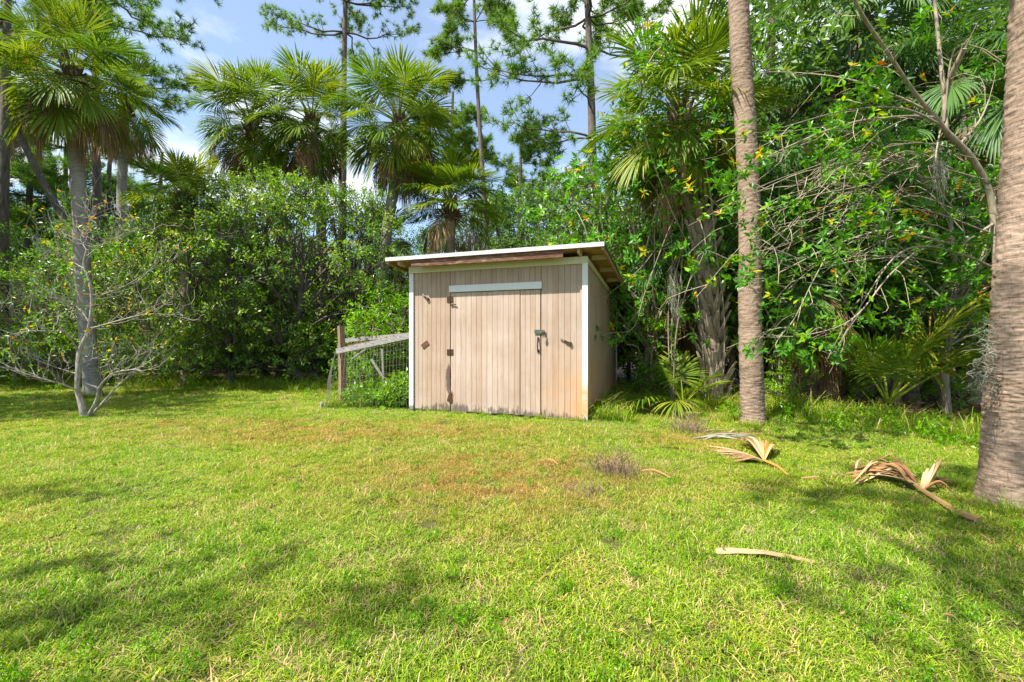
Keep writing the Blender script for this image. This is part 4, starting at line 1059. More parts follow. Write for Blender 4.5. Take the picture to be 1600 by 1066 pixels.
pine('pine with long crooked boughs reaching over the shed', 935, 15.5, 15.5, (-0.5, 0.2), 0.21, [(8.4, 192, 2.9, 0.25), (9.2, 178, 2.2, 0.1), (10.4, 186, 3.2, -0.05), (11.2, 170, 3.4, 0.25), (12.0, 200, 3.6, 0.35), (12.4, 160, 3.0, 0.3), (11.5, 10, 2.6, 0.3), (12.8, -20, 2.6, 0.3), (10.0, 250, 2.2, 0.2)] + rl(3, 12.4, 15.2, 14, 2, 3.2), 63)
pine('round-headed pine behind the palms and the thin dead pine', 700, 28, 16.5, (0.3, 0), 0.22, rl(4, 11.5, 16.2, 24, 1.6, 2.6, 0.3), 64, ntuft=10, tl=0.3)
pine('pine with a broken crown right of the thin dead pine', 815, 26, 13.2, (0.0, 0), 0.2, rl(5, 8.5, 13, 20, 1.4, 2.4, 0.3), 65, tl=0.3)
for i, (px, Z, top, lab) in enumerate(((40, 21, 12.0, 'pine standing behind the leaning palm'), (95, 23, 11.8, 'pine in the gap left of the tall grey palm trunk'), (165, 22, 11.5, 'pine in the gap right of the tall grey palm trunk'), (245, 25, 11.6, 'pine behind the low palm head'), (300, 27, 11.5, 'pine between the low palm head and the hanging palm'), (-40, 20, 13.5, 'pine beyond the end of the lawn edge'))):
    pine(lab, px, Z, top, (0.3, 0), 0.2, rl(10 + i, 4.5, top - 0.3, 26, 1.6, 2.9, 0.15), 70 + i, tl=0.3, tw_=0.022)
pine('stout dark pine trunk rising from the shrubs beyond the bare sapling', 2, 14.2, 17, (0.2, 0), 0.17, rl(21, 11.5, 16.5, 16, 2, 3.2), 81, bark='bark_dark')
pine('tall pine close behind the straight bare palm trunk', 1200, 14.5, 18, (-0.1, 0), 0.2, rl(22, 13.0, 17.5, 16, 2, 3.4), 82)
pine('tall pine seen through the palm heads on the left', 150, 18, 17.5, (0.2, 0), 0.2, rl(23, 12.0, 17, 26, 2, 3.4), 83, tl=0.3)

# ------------------------------------------------------------------ bare sapling in the lawn
def sapling():
    Z0 = 7.83; base = G(134, Z0)
    T = thing('sapling', 'small sapling with bare pale branches in front of the tall palm', 'sapling', base)
    rng = np.random.default_rng(91); m_ = MB(); lb = MB()
    def w(x, y, dz=0.0): return W(x, y, Z0 + dz) - base
    stems = [
        ([(132, 655, 0), (127, 630, 0), (121, 609, 0), (122, 580, 0), (125, 546, .05), (137, 520, .05), (144, 480, 0), (141, 445, -.05), (131, 415, -.05), (136, 390, -.1)], 0.075, 0.022),
        ([(136, 654, 0), (150, 628, -.1), (153, 608, -.15), (142, 603, -.2), (132, 598, -.25)], 0.045, 0.014),
        ([(152, 610, -.15), (164, 594, -.2), (180, 582, -.3), (212, 577, -.4)], 0.028, 0.010),
        ([(138, 653, 0), (160, 630, .1), (180, 607, .2), (205, 585, .35), (240, 560, .45)], 0.034, 0.008)]
    br = [([(124, 550, .05), (102, 520, -.2), (80, 518, -.4), (40, 518, -.6), (-5, 530, -.7)], 0.032),
          ([(121, 610, 0), (95, 600, -.2), (65, 592, -.4), (30, 580, -.5), (0, 566, -.5)], 0.034),
          ([(139, 512, .05), (150, 511, 0), (197, 498, -.2), (232, 491, -.4), (285, 492, -.6)], 0.036),
          ([(143, 470, 0), (151, 464, 0), (197, 446, .2), (236, 422, .4), (270, 405, .5)], 0.030),
          ([(136, 400, -.1), (152, 388, -.1), (172, 376, -.2), (205, 362, -.3)], 0.020),
          ([(140, 505, .05), (126, 485, .2), (104, 470, .4), (60, 462, .6), (40, 463, .7)], 0.026),
          ([(132, 420, 0), (118, 412, .1), (92, 395, .3), (70, 400, .4), (50, 372, .4)], 0.020),
          ([(136, 392, -.1), (126, 372, 0), (138, 350, .1), (140, 330, .1)], 0.016),
          ([(140, 480, 0), (122, 478, -.3), (110, 480, -.5)], 0.014),
          ([(125, 570, 0), (160, 555, .5), (190, 545, .9), (240, 552, 1.2)], 0.022),
          ([(123, 585, 0), (90, 575, .5), (50, 560, .8)], 0.022)]
    P0 = None
    for pts, r0, r1 in stems:
        q = sweep([w(*p) for p in pts], len(pts) * 3)
        if pts[0][1] > 640: q[0].z = -0.03
        m_.tube(q, np.linspace(r0, r1, len(q)) * 0.66 * np.array([1 + 0.10 * math.sin(7 * i) for i in range(len(q))]), 8, cap=True)
    tw = MB()
    def twigs(q, r, depth):
        for i in range(2, len(q)):
            for _ in range(2 if depth == 0 else 1):
                if rng.random() < (0.92 if depth == 0 else 0.5):
                    d = (q[i] - q[i - 1]).normalized() * 0.8 + Vector(rng.normal(0, .55, 3)) + Vector((0, 0, 0.25)); d.normalize()
                    L = rng.uniform(0.18, 0.5) * (1 if depth == 0 else 0.6)
                    a = q[i]; b = a + d * L * 0.5 + Vector(rng.normal(0, .03, 3)); c = a + d * L + Vector((0, 0, 0.06))
                    s = sweep([a, b, c], 4); tw.tube(s, np.linspace(max(.004, r * 0.45), 0.0028, 4), 4, cap=False)
                    if depth < 2: twigs(s, r * 0.5, depth + 1)
                    if rng.random() < 0.28:
                        n = rng.integers(2, 6); P = np.array(c)[None] + rng.normal(0, .04, (n, 3))
                        leaves(lb, P, unit(rng.normal(0, 1, (n, 3)) + np.array((0, 0, -.2))), rand_dirs(rng, n) + np.array((0, 0, 1)), rng.uniform(.05, .09, n), 0.038, np.where(rng.random(n) < .35, rng.uniform(.9, .97, n), rng.uniform(.3, .85, n)))
    for pts, r in br:
        q = sweep([w(*p) for p in pts], len(pts) * 3); m_.tube(q, np.linspace(r * 0.46, 0.003, len(q)), 6, cap=False); twigs(q, r * 0.3, 0)
    for pts, r0, r1 in stems[2:]:
        twigs(sweep([w(*p) for p in pts], 9), 0.012, 0)
    m_.build('trunk', M['bark_pale'], T, smooth=True); tw.build('twigs', M['bark_pale'], T)['kind'] = 'stuff'; lb.build('crown', M['leaf_pepper'], T)
sapling()

# ------------------------------------------------------------------ bare-limbed tree on the right
def limb_tree():
    Z0 = 6.9; base = G(1560, Z0)
    T = thing('bare_limbed_tree', 'pale many-limbed tree with long arching bare branches over the litter bank', 'tree', base)
    rng = np.random.default_rng(95); m_ = MB(); tw = MB(); lb = MB()
    def w(x, y, dz=0.0): return W(x, y, Z0 + dz) - base
    L = [([(1562, 640, 0), (1558, 500, 0), (1556, 400, 0), (1548, 310, 0), (1520, 250, -.1), (1478, 205, -.2), (1460, 182, -.25)], 0.058, 0.034),
         ([(1460, 184, -.25), (1425, 140, -.4), (1385, 80, -.6), (1345, 20, -.8), (1310, -60, -1.0)], 0.030, 0.020),
         ([(1478, 206, -.2), (1474, 140, -.1), (1466, 60, 0), (1456, -40, .1)], 0.034, 0.02),
         ([(1476, 150, -.1), (1488, 115, -.3), (1507, 76, -.5)], 0.036, 0.032),
         ([(1460, 184, -.25), (1420, 182, -.5), (1350, 188, -.8), (1290, 205, -1.0), (1220, 235, -1.1), (1160, 265, -1.1)], 0.024, 0.007),
         ([(1462, 180, -.25), (1400, 150, -.2), (1330, 125, 0), (1260, 115, .2), (1190, 112, .3)], 0.022, 0.006),
         ([(1470, 195, -.2), (1420, 172, -.7), (1370, 168, -1.0), (1310, 175, -1.2), (1220, 200, -1.4)], 0.018, 0.005),
         ([(1500, 225, -.1), (1530, 190, .1), (1548, 150, .2)], 0.02, 0.01),
         ([(1475, 190, -.2), (1490, 80, -.3), (1530, 75, -.4), (1565, 95, -.5)], 0.014, 0.008),
         ([(1552, 350, 0), (1500, 380, -.5), (1440, 370, -.9), (1380, 360, -1.1), (1300, 385, -1.2), (1230, 420, -1.2), (1190, 440, -1.2)], 0.02, 0.005),
         ([(1555, 420, 0), (1510, 400, -.4), (1450, 385, -.8), (1400, 400, -1.0), (1350, 470, -1.1), (1310, 540, -1.2)], 0.02, 0.005),
         ([(1470, 200, -.2), (1462, 250, -.6), (1470, 300, -.7), (1500, 340, -.7), (1512, 400, -.7)], 0.012, 0.006),
         ([(1535, 280, -.1), (1440, 260, -.4), (1350, 290, -.6), (1250, 310, -.8), (1150, 350, -.9)], 0.014, 0.004),
         ([(1440, 385, -.8), (1390, 430, -1.2), (1330, 500, -1.4), (1250, 525, -1.4), (1190, 522, -1.3)], 0.012, 0.004),
         ([(1300, 385, -1.2), (1270, 440, -1.3), (1240, 500, -1.3), (1220, 522, -1.3)], 0.009, 0.004)]
    for k in range(26):
        x0 = rng.uniform(1380, 1550); y0 = rng.uniform(230, 430); x3 = x0 - rng.uniform(120, 330); y3 = y0 + rng.uniform(-40, 150); d0 = rng.uniform(-.3, 0.2); d3 = rng.uniform(-1.5, .3)
        L.append(([(x0, y0, d0), (x0 + (x3 - x0) * .35, min(y0, y3) - rng.uniform(5, 45), d0 * .6 + d3 * .4), (x0 + (x3 - x0) * .72, (y0 + y3) / 2 - rng.uniform(0, 30), d3 * .8), (x3, y3, d3)], rng.uniform(.007, .013), .003))
    for i, (pts, r0, r1) in enumerate(L):
        q = sweep([w(*p) for p in pts], len(pts) * 4)
        if i == 0: q[0].z = -0.05
        m_.tube(q, np.linspace(r0, r1, len(q)), 8 if r0 > .03 else 5)
        if i > 0:
            for k in range(4, len(q), 2):
                d = (q[k] - q[k - 1]).normalized() + Vector(rng.normal(0, .7, 3)); d.normalize(); l = rng.uniform(.25, .9)
                s = sweep([q[k], q[k] + d * l * .5 + Vector(rng.normal(0, .06, 3)), q[k] + d * l + Vector((0, 0, -0.12 * l))], 5)
                tw.tube(s, np.linspace(.006, .003, 5), 4, cap=False)
                if rng.random() < (0.55 if i < 15 else 0.18) and i not in (1, 2, 3):
                    clump_leaves(lb, None, rng, [(s[-1].x, s[-1].y, s[-1].z, rng.uniform(.12, .24))], dens=14, nl=10, ll=.095, lw=.042, sl=.18, rosette=True, tips=.10)
    m_.build('trunk', M['bark_tan'], T, smooth=True); tw.build('twigs', M['bark_tan'], T)['kind'] = 'stuff'; lb.build('crown', M['leaf_pepper'], T)
limb_tree()

# two bare branches that arch in front of the palm by the shed
def arching(label, base_px, Z, curves, seed):
    base = G(base_px, Z); T = thing('arching_shrub', label, 'shrub', base); rng = np.random.default_rng(seed); m_ = MB(); lb = MB()
    for pts in curves:
        q = sweep([W(x, y, Z + dz) - base for x, y, dz in pts], len(pts) * 4)
        m_.tube(q, np.linspace(.014, .004, len(q)), 5, cap=False)
        for k in range(5, len(q), 3):
            d = (q[k] - q[k - 1]).normalized() + Vector(rng.normal(0, .6, 3)); d.normalize(); l = rng.uniform(.15, .5)
            e = q[k] + d * l; m_.tube([q[k], q[k] + d * l * .5 + Vector((0, 0, .03)), e], [.005, .004, .0025], 4, cap=False)
            if rng.random() < .5: clump_leaves(lb, None, rng, [(e.x, e.y, e.z, rng.uniform(.1, .2))], dens=16, nl=10, ll=.09, lw=.04, sl=.16, rosette=True, tips=.14)
    m_.build('stems', M['bark_tan'], T, smooth=True); lb.build('crown', M['leaf_pepper'], T)
arching('thin bare shrub arching over the shed corner from the criss-cross palm', 1050, 8.9,
        [[(1050, 636, 0), (1054, 560, 0), (1060, 460, -.1), (1040, 380, -.2), (1000, 420, -.4), (945, 465, -.9)],
         [(1051, 636, 0), (1056, 520, -.2), (1066, 400, -.3), (1060, 330, -.5), (1010, 450, -.7), (990, 512, -.8), (952, 520, -.8)],
         [(1049, 636, 0), (1044, 500, .1), (1050, 380, 0), (1020, 290, -.2), (960, 250, -.3)],
         [(1052, 636, 0), (1060, 500, -.4), (1110, 350, -.6), (1130, 300, -.7), (1090, 260, -.7)],
         [(1050, 636, 0), (1052, 450, -.2), (1080, 340, -.3), (1050, 290, -.4), (1000, 340, -.4)]], 96)

# ------------------------------------------------------------------ hanging moss
def moss(label, pts, n, L, seed, spread):
    rng = np.random.default_rng(seed); m_ = MB(); p0 = Vector(pts[0])
    P = sweep(pts, n)
    for p in P:
        for _ in range(11):
            a = Vector(p) - p0 + Vector(rng.normal(0, spread, 3)); l = L * rng.uniform(.3, 1)
            q = [a]
            for k in range(4): q.append(q[-1] + Vector((rng.normal(0, .025), rng.normal(0, .025), -l / 4)))
            m_.tube(q, [.0022, .003, .003, .0022, .0012], 3, r=rng.random(), cap=False)
    tag(m_.build('hanging_moss', M['moss'], loc=p0), label, 'moss')
moss('grey moss hanging from the thick bare palm trunk', [W(1541, 500, 3.55), W(1536, 560, 3.53), W(1533, 600, 3.52)], 9, 0.12, 201, 0.016)
moss('grey moss hanging beside the criss-cross palm trunk', [W(1052, 420, 8.3), W(1054, 470, 8.3)], 8, 0.5, 202, 0.05)
moss('grey moss hanging from the bare limb above the litter bank', [W(1464, 225, 6.5), W(1468, 275, 6.5)], 8, 0.45, 203, 0.04)

# ------------------------------------------------------------------ grass: blades in small patches, spread over the lawn
t = NT('grass_blade')
p = t.pos(); rnd = t.math('ADD', t.rnd(), t.math('MULTIPLY', t.math('SUBTRACT', t.orand(), 0.5), 0.16), clamp=True)
sp = t.n('ShaderNodeSeparateXYZ', {0: p})
g = t.ramp(rnd, [(0, (0.085, 0.21, 0.010)), (0.45, (0.235, 0.395, 0.016)), (0.74, (0.37, 0.51, 0.03)), (0.82, (0.50, 0.50, 0.12)), (0.9, (0.62, 0.50, 0.25)), (1, (0.45, 0.30, 0.20))])
big = t.noise(t.map(p, (1, 1, 0)), 0.55, 2, 0.6)
mid = t.noise(t.map(p, (1, 1, 0)), 2.4, 2, 0.6)
yel = t.mix(1.0, g, (1.20, 1.0, 0.9), 'MULTIPLY')
g = t.mix(t.ramp(big, [(0.36, 0.0), (0.62, 1.0)]), g, yel)
# the worn, rusty patch in front of the shed
def blob(cx_, cy_, rx, ry):
    a = t.math('DIVIDE', t.math('SUBTRACT', sp.outputs[0], cx_), rx); b = t.math('DIVIDE', t.math('SUBTRACT', sp.outputs[1], cy_), ry)
    d = t.math('ADD', t.math('MULTIPLY', a, a), t.math('MULTIPLY', b, b))
    return t.n('ShaderNodeMapRange', {0: t.math('SQRT', d), 1: 1.15, 2: 0.35}).outputs[0]
k = t.math('MAXIMUM', blob(-0.1, 4.4, 1.9, 1.4), t.math('MAXIMUM', t.math('MULTIPLY', blob(-2.2, 6.5, 3.8, 1.1), 0.85), t.math('MULTIPLY', blob(-4.6, 7.2, 2.4, 0.6), 0.7)))
k = t.math('MAXIMUM', k, t.math('MULTIPLY', blob(2.3, 6.0, 1.3, 0.7), 0.6))
k = t.math('MULTIPLY', k, t.ramp(mid, [(0.34, 0.15), (0.58, 1.0)]))
brown = t.ramp(rnd, [(0, (0.25, 0.165, 0.035)), (0.5, (0.43, 0.27, 0.065)), (1, (0.58, 0.37, 0.14))])
g = t.mix(t.math('MULTIPLY', k, 0.92), g, brown)
a = t.principled(g, 0.5, 0.25)
b = t.n('ShaderNodeBsdfTranslucent', {'Color': t.mix(1.0, g, (1.15, 1.15, 0.6), 'MULTIPLY')}).outputs[0]
M['grass'] = t.done(t.n('ShaderNodeMixShader', {0: 0.35, 1: a, 2: b}).outputs[0])

def blades(rng, n, rad, h0, h1, w, lean, straw):
    """curved blades with a midpoint kink"""
    mb = MB()
    P = np.stack([rng.uniform(-rad, rad, n), rng.uniform(-rad, rad, n), np.full(n, -0.004)], -1)
    az = rng.uniform(0, 6.283, n); H = rng.uniform(h0, h1, n) * np.where(rng.random(n) < .05, 1.7, 1.0); ln = np.abs(rng.normal(lean, lean * 0.5, n))
    d = np.stack([np.cos(az), np.sin(az), np.zeros(n)], -1); s = np.stack([-np.sin(az), np.cos(az), np.zeros(n)], -1)
    s = unit(s + d * rng.normal(0, .5, n)[:, None]); up = np.array((0, 0, 1.0))
    wd = (w * rng.uniform(.6, 1.3, n))[:, None]
    H_ = H[:, None]; ln = ln[:, None]
    m1 = P + up * H_ * .5 + d * H_ * ln * .25; m2 = P + up * H_ * .85 + d * H_ * ln * .7; tp_ = P + up * H_ * (1.0 - .25 * np.minimum(ln, 1.5)) + d * H_ * ln * 1.2
    V = np.stack([P - s * wd * .4, P + s * wd * .4, m1 - s * wd * .5, m1 + s * wd * .5, m2 - s * wd * .35, m2 + s * wd * .35, tp_], 1).reshape(-1, 3)
    k = np.arange(n)[:, None] * 7
    r = np.where(rng.random(n) < straw, rng.uniform(.8, 1, n), rng.uniform(0, .76, n))
    Fq = np.concatenate([k + np.array([[0, 1, 3, 2]]), k + np.array([[2, 3, 5, 4]])], 1).reshape(-1, 4)
    mb.add(V, Fq, np.repeat(r, 2)); b0 = mb.n - len(V)
    mb.F.append(k + np.array([[4, 5, 6]])); mb.r.append(r); mb.m.append(np.zeros(n, int))
    return mb

def patch_coll(name, meshes):
    c = bpy.data.collections.new(name)
    for i, me in enumerate(meshes):
        o = bpy.data.objects.new('%s_%02d' % (name, i), me); c.objects.link(o)
    return c

def scatter(name, label, coll, X, Y, scale, hs, rng, nvar):
    n = len(X)
    me = bpy.data.meshes.new(name); me.vertices.add(n)
    me.vertices.foreach_set('co', np.stack([X, Y, np.zeros(n)], -1).ravel())
    a = me.attributes.new('rot', 'FLOAT_VECTOR', 'POINT'); a.data.foreach_set('vector', np.stack([rng.normal(0, .06, n), rng.normal(0, .06, n), rng.uniform(0, 6.283, n)], -1).astype(np.float32).ravel())
    a = me.attributes.new('sc', 'FLOAT_VECTOR', 'POINT'); a.data.foreach_set('vector', np.stack([scale, scale, scale * hs], -1).astype(np.float32).ravel())
    a = me.attributes.new('vi', 'INT', 'POINT'); a.data.foreach_set('value', rng.integers(0, nvar, n).astype(np.int32))
    o = put(name, me); tag(o, label, None, None, 'stuff')
    ng = bpy.data.node_groups.new(name + '_scatter', 'GeometryNodeTree')
    ng.interface.new_socket('Geometry', in_out='INPUT', socket_type='NodeSocketGeometry')
    ng.interface.new_socket('Geometry', in_out='OUTPUT', socket_type='NodeSocketGeometry')
    N = ng.nodes; gi = N.new('NodeGroupInput'); go = N.new('NodeGroupOutput'); iop = N.new('GeometryNodeInstanceOnPoints'); ci = N.new('GeometryNodeCollectionInfo')
    ci.inputs[0].default_value = coll; ci.inputs['Separate Children'].default_value = True; ci.inputs['Reset Children'].default_value = True
    def na(nm, ty):
        q = N.new('GeometryNodeInputNamedAttribute'); q.data_type = ty; q.inputs[0].default_value = nm; return q.outputs[0]
    lk = ng.links.new
    lk(gi.outputs[0], iop.inputs['Points']); lk(ci.outputs[0], iop.inputs['Instance']); iop.inputs['Pick Instance'].default_value = True
    lk(na('vi', 'INT'), iop.inputs['Instance Index']); lk(na('rot', 'FLOAT_VECTOR'), iop.inputs['Rotation']); lk(na('sc', 'FLOAT_VECTOR'), iop.inputs['Scale'])
    lk(iop.outputs[0], go.inputs[0])
    md = o.modifiers.new('scatter', 'NODES'); md.node_group = ng
    return o

def in_shed(x, y, m=0.02):
    rx, ry = x - SHED_L.x, y - SHED_L.y
    s = rx * EX.x + ry * EX.y; d = rx * EY.x + ry * EY.y
    return (s > -m) & (s < SW + m) & (d > -m) & (d < SD + m)

def grid_pts(rng, x0, x1, y0, y1, sp):
    xs = np.arange(x0, x1, sp); ys = np.arange(y0, y1, sp); X, Y = np.meshgrid(xs, ys)
    return X.ravel() + rng.uniform(-sp * .6, sp * .6, X.size), Y.ravel() + rng.uniform(-sp * .6, sp * .6, X.size)

def build_grass():
    rng = np.random.default_rng(300)
    lawn = patch_coll('lawn_patch', [blades(rng, 340, 0.108, 0.008, 0.033, 0.0036, 1.25, st).mesh('lawn_patch', M['grass']) for st in (0.08, 0.12, 0.2, 0.1, 0.15, 0.4)])
    Xs, Ys, Ss = [], [], []
    for (y0, y1, sp, sc) in ((0.2, 5.2, 0.135, 1.0), (5.2, 9.5, 0.165, 1.2), (9.5, 17, 0.25, 1.6), (17, 34, 0.5, 2.6)):
        half = min(1.25 * y1 + 2.0, 34)
        x, y = grid_pts(rng, -half, half, y0, y1, sp)
        keep = is_lawn(x, y) & ~in_shed(x, y) & (np.abs(x) < 1.25 * y + 2.5)
        x, y = x[keep], y[keep]; Xs.append(x); Ys.append(y); Ss.append(np.full(len(x), sc) * rng.uniform(.8, 1.25, len(x)))
    X, Y, S = map(np.concatenate, (Xs, Ys, Ss))
    hn = np.array([mnoise.noise((a * .8, b * .8, 0)) + 0.7 * mnoise.noise((a * 2.3, b * 2.3, 5)) for a, b in zip(X, Y)])
    scatter('lawn_grass', 'short sunlit lawn grass with straw-coloured blades', lawn, X, Y, S, np.clip(1.05 + hn * .6, .5, 1.8), rng, 6)
    # taller rank grass along the wood, the pen and the shed
    tall = patch_coll('tall_patch', [blades(rng, 60, 0.13, 0.12, 0.30, 0.008, 0.8, st).mesh('tall_patch', M['grass']) for st in (0.05, 0.1, 0.15)])
    X, Y, S = [], [], []
    for px in np.concatenate([rng.uniform(-250, 640, 900), np.where(rng.random(520) < .86, rng.uniform(960, 1300, 520), rng.uniform(1300, 1560, 520))]):
        e = forest_edge_py(px) + rng.normal(2, 4.5); z = CAMH * FPX / max(e - CY, 8)
        X.append((px - CX) / FPX * z); Y.append(z); S.append(rng.uniform(.5, 1.15))
    for _ in range(260):                                    # along the shaded side wall
        q = SHED_L + EX * (SW + 0.05 + abs(rng.normal(0, .22))) + EY * rng.uniform(0.1, SD); X.append(q.x); Y.append(q.y); S.append(rng.uniform(.5, 1.1))
    for _ in range(150):                                    # inside and round the pen
        X.append(rng.uniform(-3.5, -2.1)); Y.append(rng.uniform(8.75, 10.2)); S.append(rng.uniform(.5, 1.0))
    for _ in range(70):
        q = SHED_L + EX * rng.uniform(0, SW) + EY * -abs(rng.normal(0.03, .03)); X.append(q.x); Y.append(q.y); S.append(rng.uniform(.15, .35))
    for cx_, cy_, rad, n in ((3.77, 7.2, .35, 50), (3.95, 3.66, .34, 24), (-9.8, 10.7, .3, 30), (-3.3, 9.0, .2, 20)):
        for _ in range(n):
            a = rng.uniform(0, 6.28); X.append(cx_ + math.cos(a) * rad * rng.uniform(.8, 1.3)); Y.append(cy_ + math.sin(a) * rad * rng.uniform(.8, 1.3)); S.append(rng.uniform(.25, .6))
    X, Y, S = map(np.array, (X, Y, S)); keep = ~in_shed(X, Y, -0.01); X, Y, S = X[keep], Y[keep], S[keep]
    scatter('tall_grass', 'taller rank grass along the edge of the wood and the shed', tall, X, Y, S, rng.uniform(.7, 1.3, len(X)), rng, 3)
    # low broad-leaved weeds
    def weed(seed):
        g_ = np.random.default_rng(seed); lb = MB()
        clump_leaves(lb, None, g_, [(g_.normal(0, .08), g_.normal(0, .08), .10 + .12 * g_.random(), .13) for _ in range(4)], dens=26, nl=6, ll=.06, lw=.035, sl=.10)
        return lb.mesh('weed_patch', M['leaf_bright'])
    wc = patch_coll('weed_patch', [weed(400 + i) for i in range(4)])
    X, Y, S = [], [], []
    for px in np.concatenate([rng.uniform(-100, 640, 120), rng.uniform(980, 1540, 110)]):
        e = forest_edge_py(px) + rng.normal(2, 12); z = CAMH * FPX / max(e - CY, 8)
        X.append((px - CX) / FPX * z); Y.append(z); S.append(rng.uniform(.25, .75))
    for _ in range(85):
        X.append(rng.uniform(-3.2, -2.05)); Y.append(rng.uniform(8.8, 10.6)); S.append(rng.uniform(.4, 1.1))
    for _ in range(35):
        X.append(rng.uniform(-2.4, -1.95)); Y.append(rng.uniform(8.7, 9.6)); S.append(rng.uniform(.8, 1.7))
    for _ in range(420):
        z = 1.6 + 9 * rng.random() ** 1.4; x = rng.uniform(-1.15, 1.15) * z; X.append(x); Y.append(z); S.append(rng.uniform(.10, .24))
    X, Y, S = map(np.array, (X, Y, S)); keep = ~in_shed(X, Y, .05); X, Y, S = X[keep], Y[keep], S[keep]
    scatter('weeds', 'low broad-leaved weeds along the wood and in the pen', wc, X, Y, S, rng.uniform(.8, 1.5, len(X)), rng, 4)
    # dead leaves and frond scraps on the forest floor
    m_ = MB(); n = 7000
    px = np.concatenate([rng.uniform(960, 1750, n - 1500), rng.uniform(-200, 640, 1500)]); e = forest_edge_py(px); z = CAMH * FPX / np.maximum(e - CY, 8) + np.abs(rng.normal(0, 1.6, n)) - .15
    P = np.stack([(px - CX) / FPX * z, z, rng.uniform(.01, .05, n)], -1); keep = ~in_shed(P[:, 0], P[:, 1], .1); P = P[keep]; n = len(P)
    D = unit(rng.normal(0, 1, (n, 3)) * np.array((1, 1, .25))); L = rng.uniform(.06, .28, n)
    leaves(m_, P, D, np.array((0, 0, 1.0)) + rng.normal(0, .35, (n, 3)), L, L * rng.uniform(.12, .4, n), rng.random(n))
    n = 300; z = 1.9 + 9 * rng.random(n) ** 1.3; P = np.stack([rng.uniform(-1.15, 1.15, n) * z, z, rng.uniform(.02, .045, n)], -1); P = P[~in_shed(P[:, 0], P[:, 1], .1)]; n = len(P)
    L = rng.uniform(.018, .05, n); leaves(m_, P, unit(rng.normal(0, 1, (n, 3)) * np.array((1, 1, .3))), np.array((0, 0, 1.0)) + rng.normal(0, .5, (n, 3)), L, L * rng.uniform(.25, .5, n), rng.random(n) * .6)
    tag(m_.build('leaf_litter', M['fallen']), 'brown leaf litter under the trees', None, None, 'stuff')
build_grass()

# ------------------------------------------------------------------ fallen fronds, sticks and dry brush on the lawn
def strip_path(mb, pts, w, r, tw=0.0, th=0.004, rng=None):
    """a thin curled strap following pts, with a little thickness"""
    P = sweep(pts, max(6, len(pts) * 3)); n = len(P); V = []
    for i, p in enumerate(P):
        a = P[max(0, i - 1)]; b = P[min(n - 1, i + 1)]; d = (b - a).normalized(); s = d.cross(Vector((0, 0, 1))).normalized()
        q = tw * i / n; s2 = s * math.cos(q) + Vector((0, 0, 1)) * math.sin(q); u = d.cross(s2)
        ww = w * (0.35 + 0.65 * math.sin(math.pi * min(1, (i + .6) / n))) * .5
        V += [p - s2 * ww, p + s2 * ww + u * ww * .2, p + s2 * ww + u * (ww * .2 + th), p - s2 * ww + u * th]
    F = []
    for i in range(n - 1):
        a = i * 4; b = a + 4
        F += [(a, a + 1, b + 1, b), (a + 1, a + 2, b + 2, b + 1), (a + 2, a + 3, b + 3, b + 2), (a + 3, a, b, b + 3)]
    mb.add(V, F, r)

def ground_at(px, py, h=0.0):
    z = CAMH * FPX / (py - CY); return Vector(((px - CX) / FPX * z, z, h))

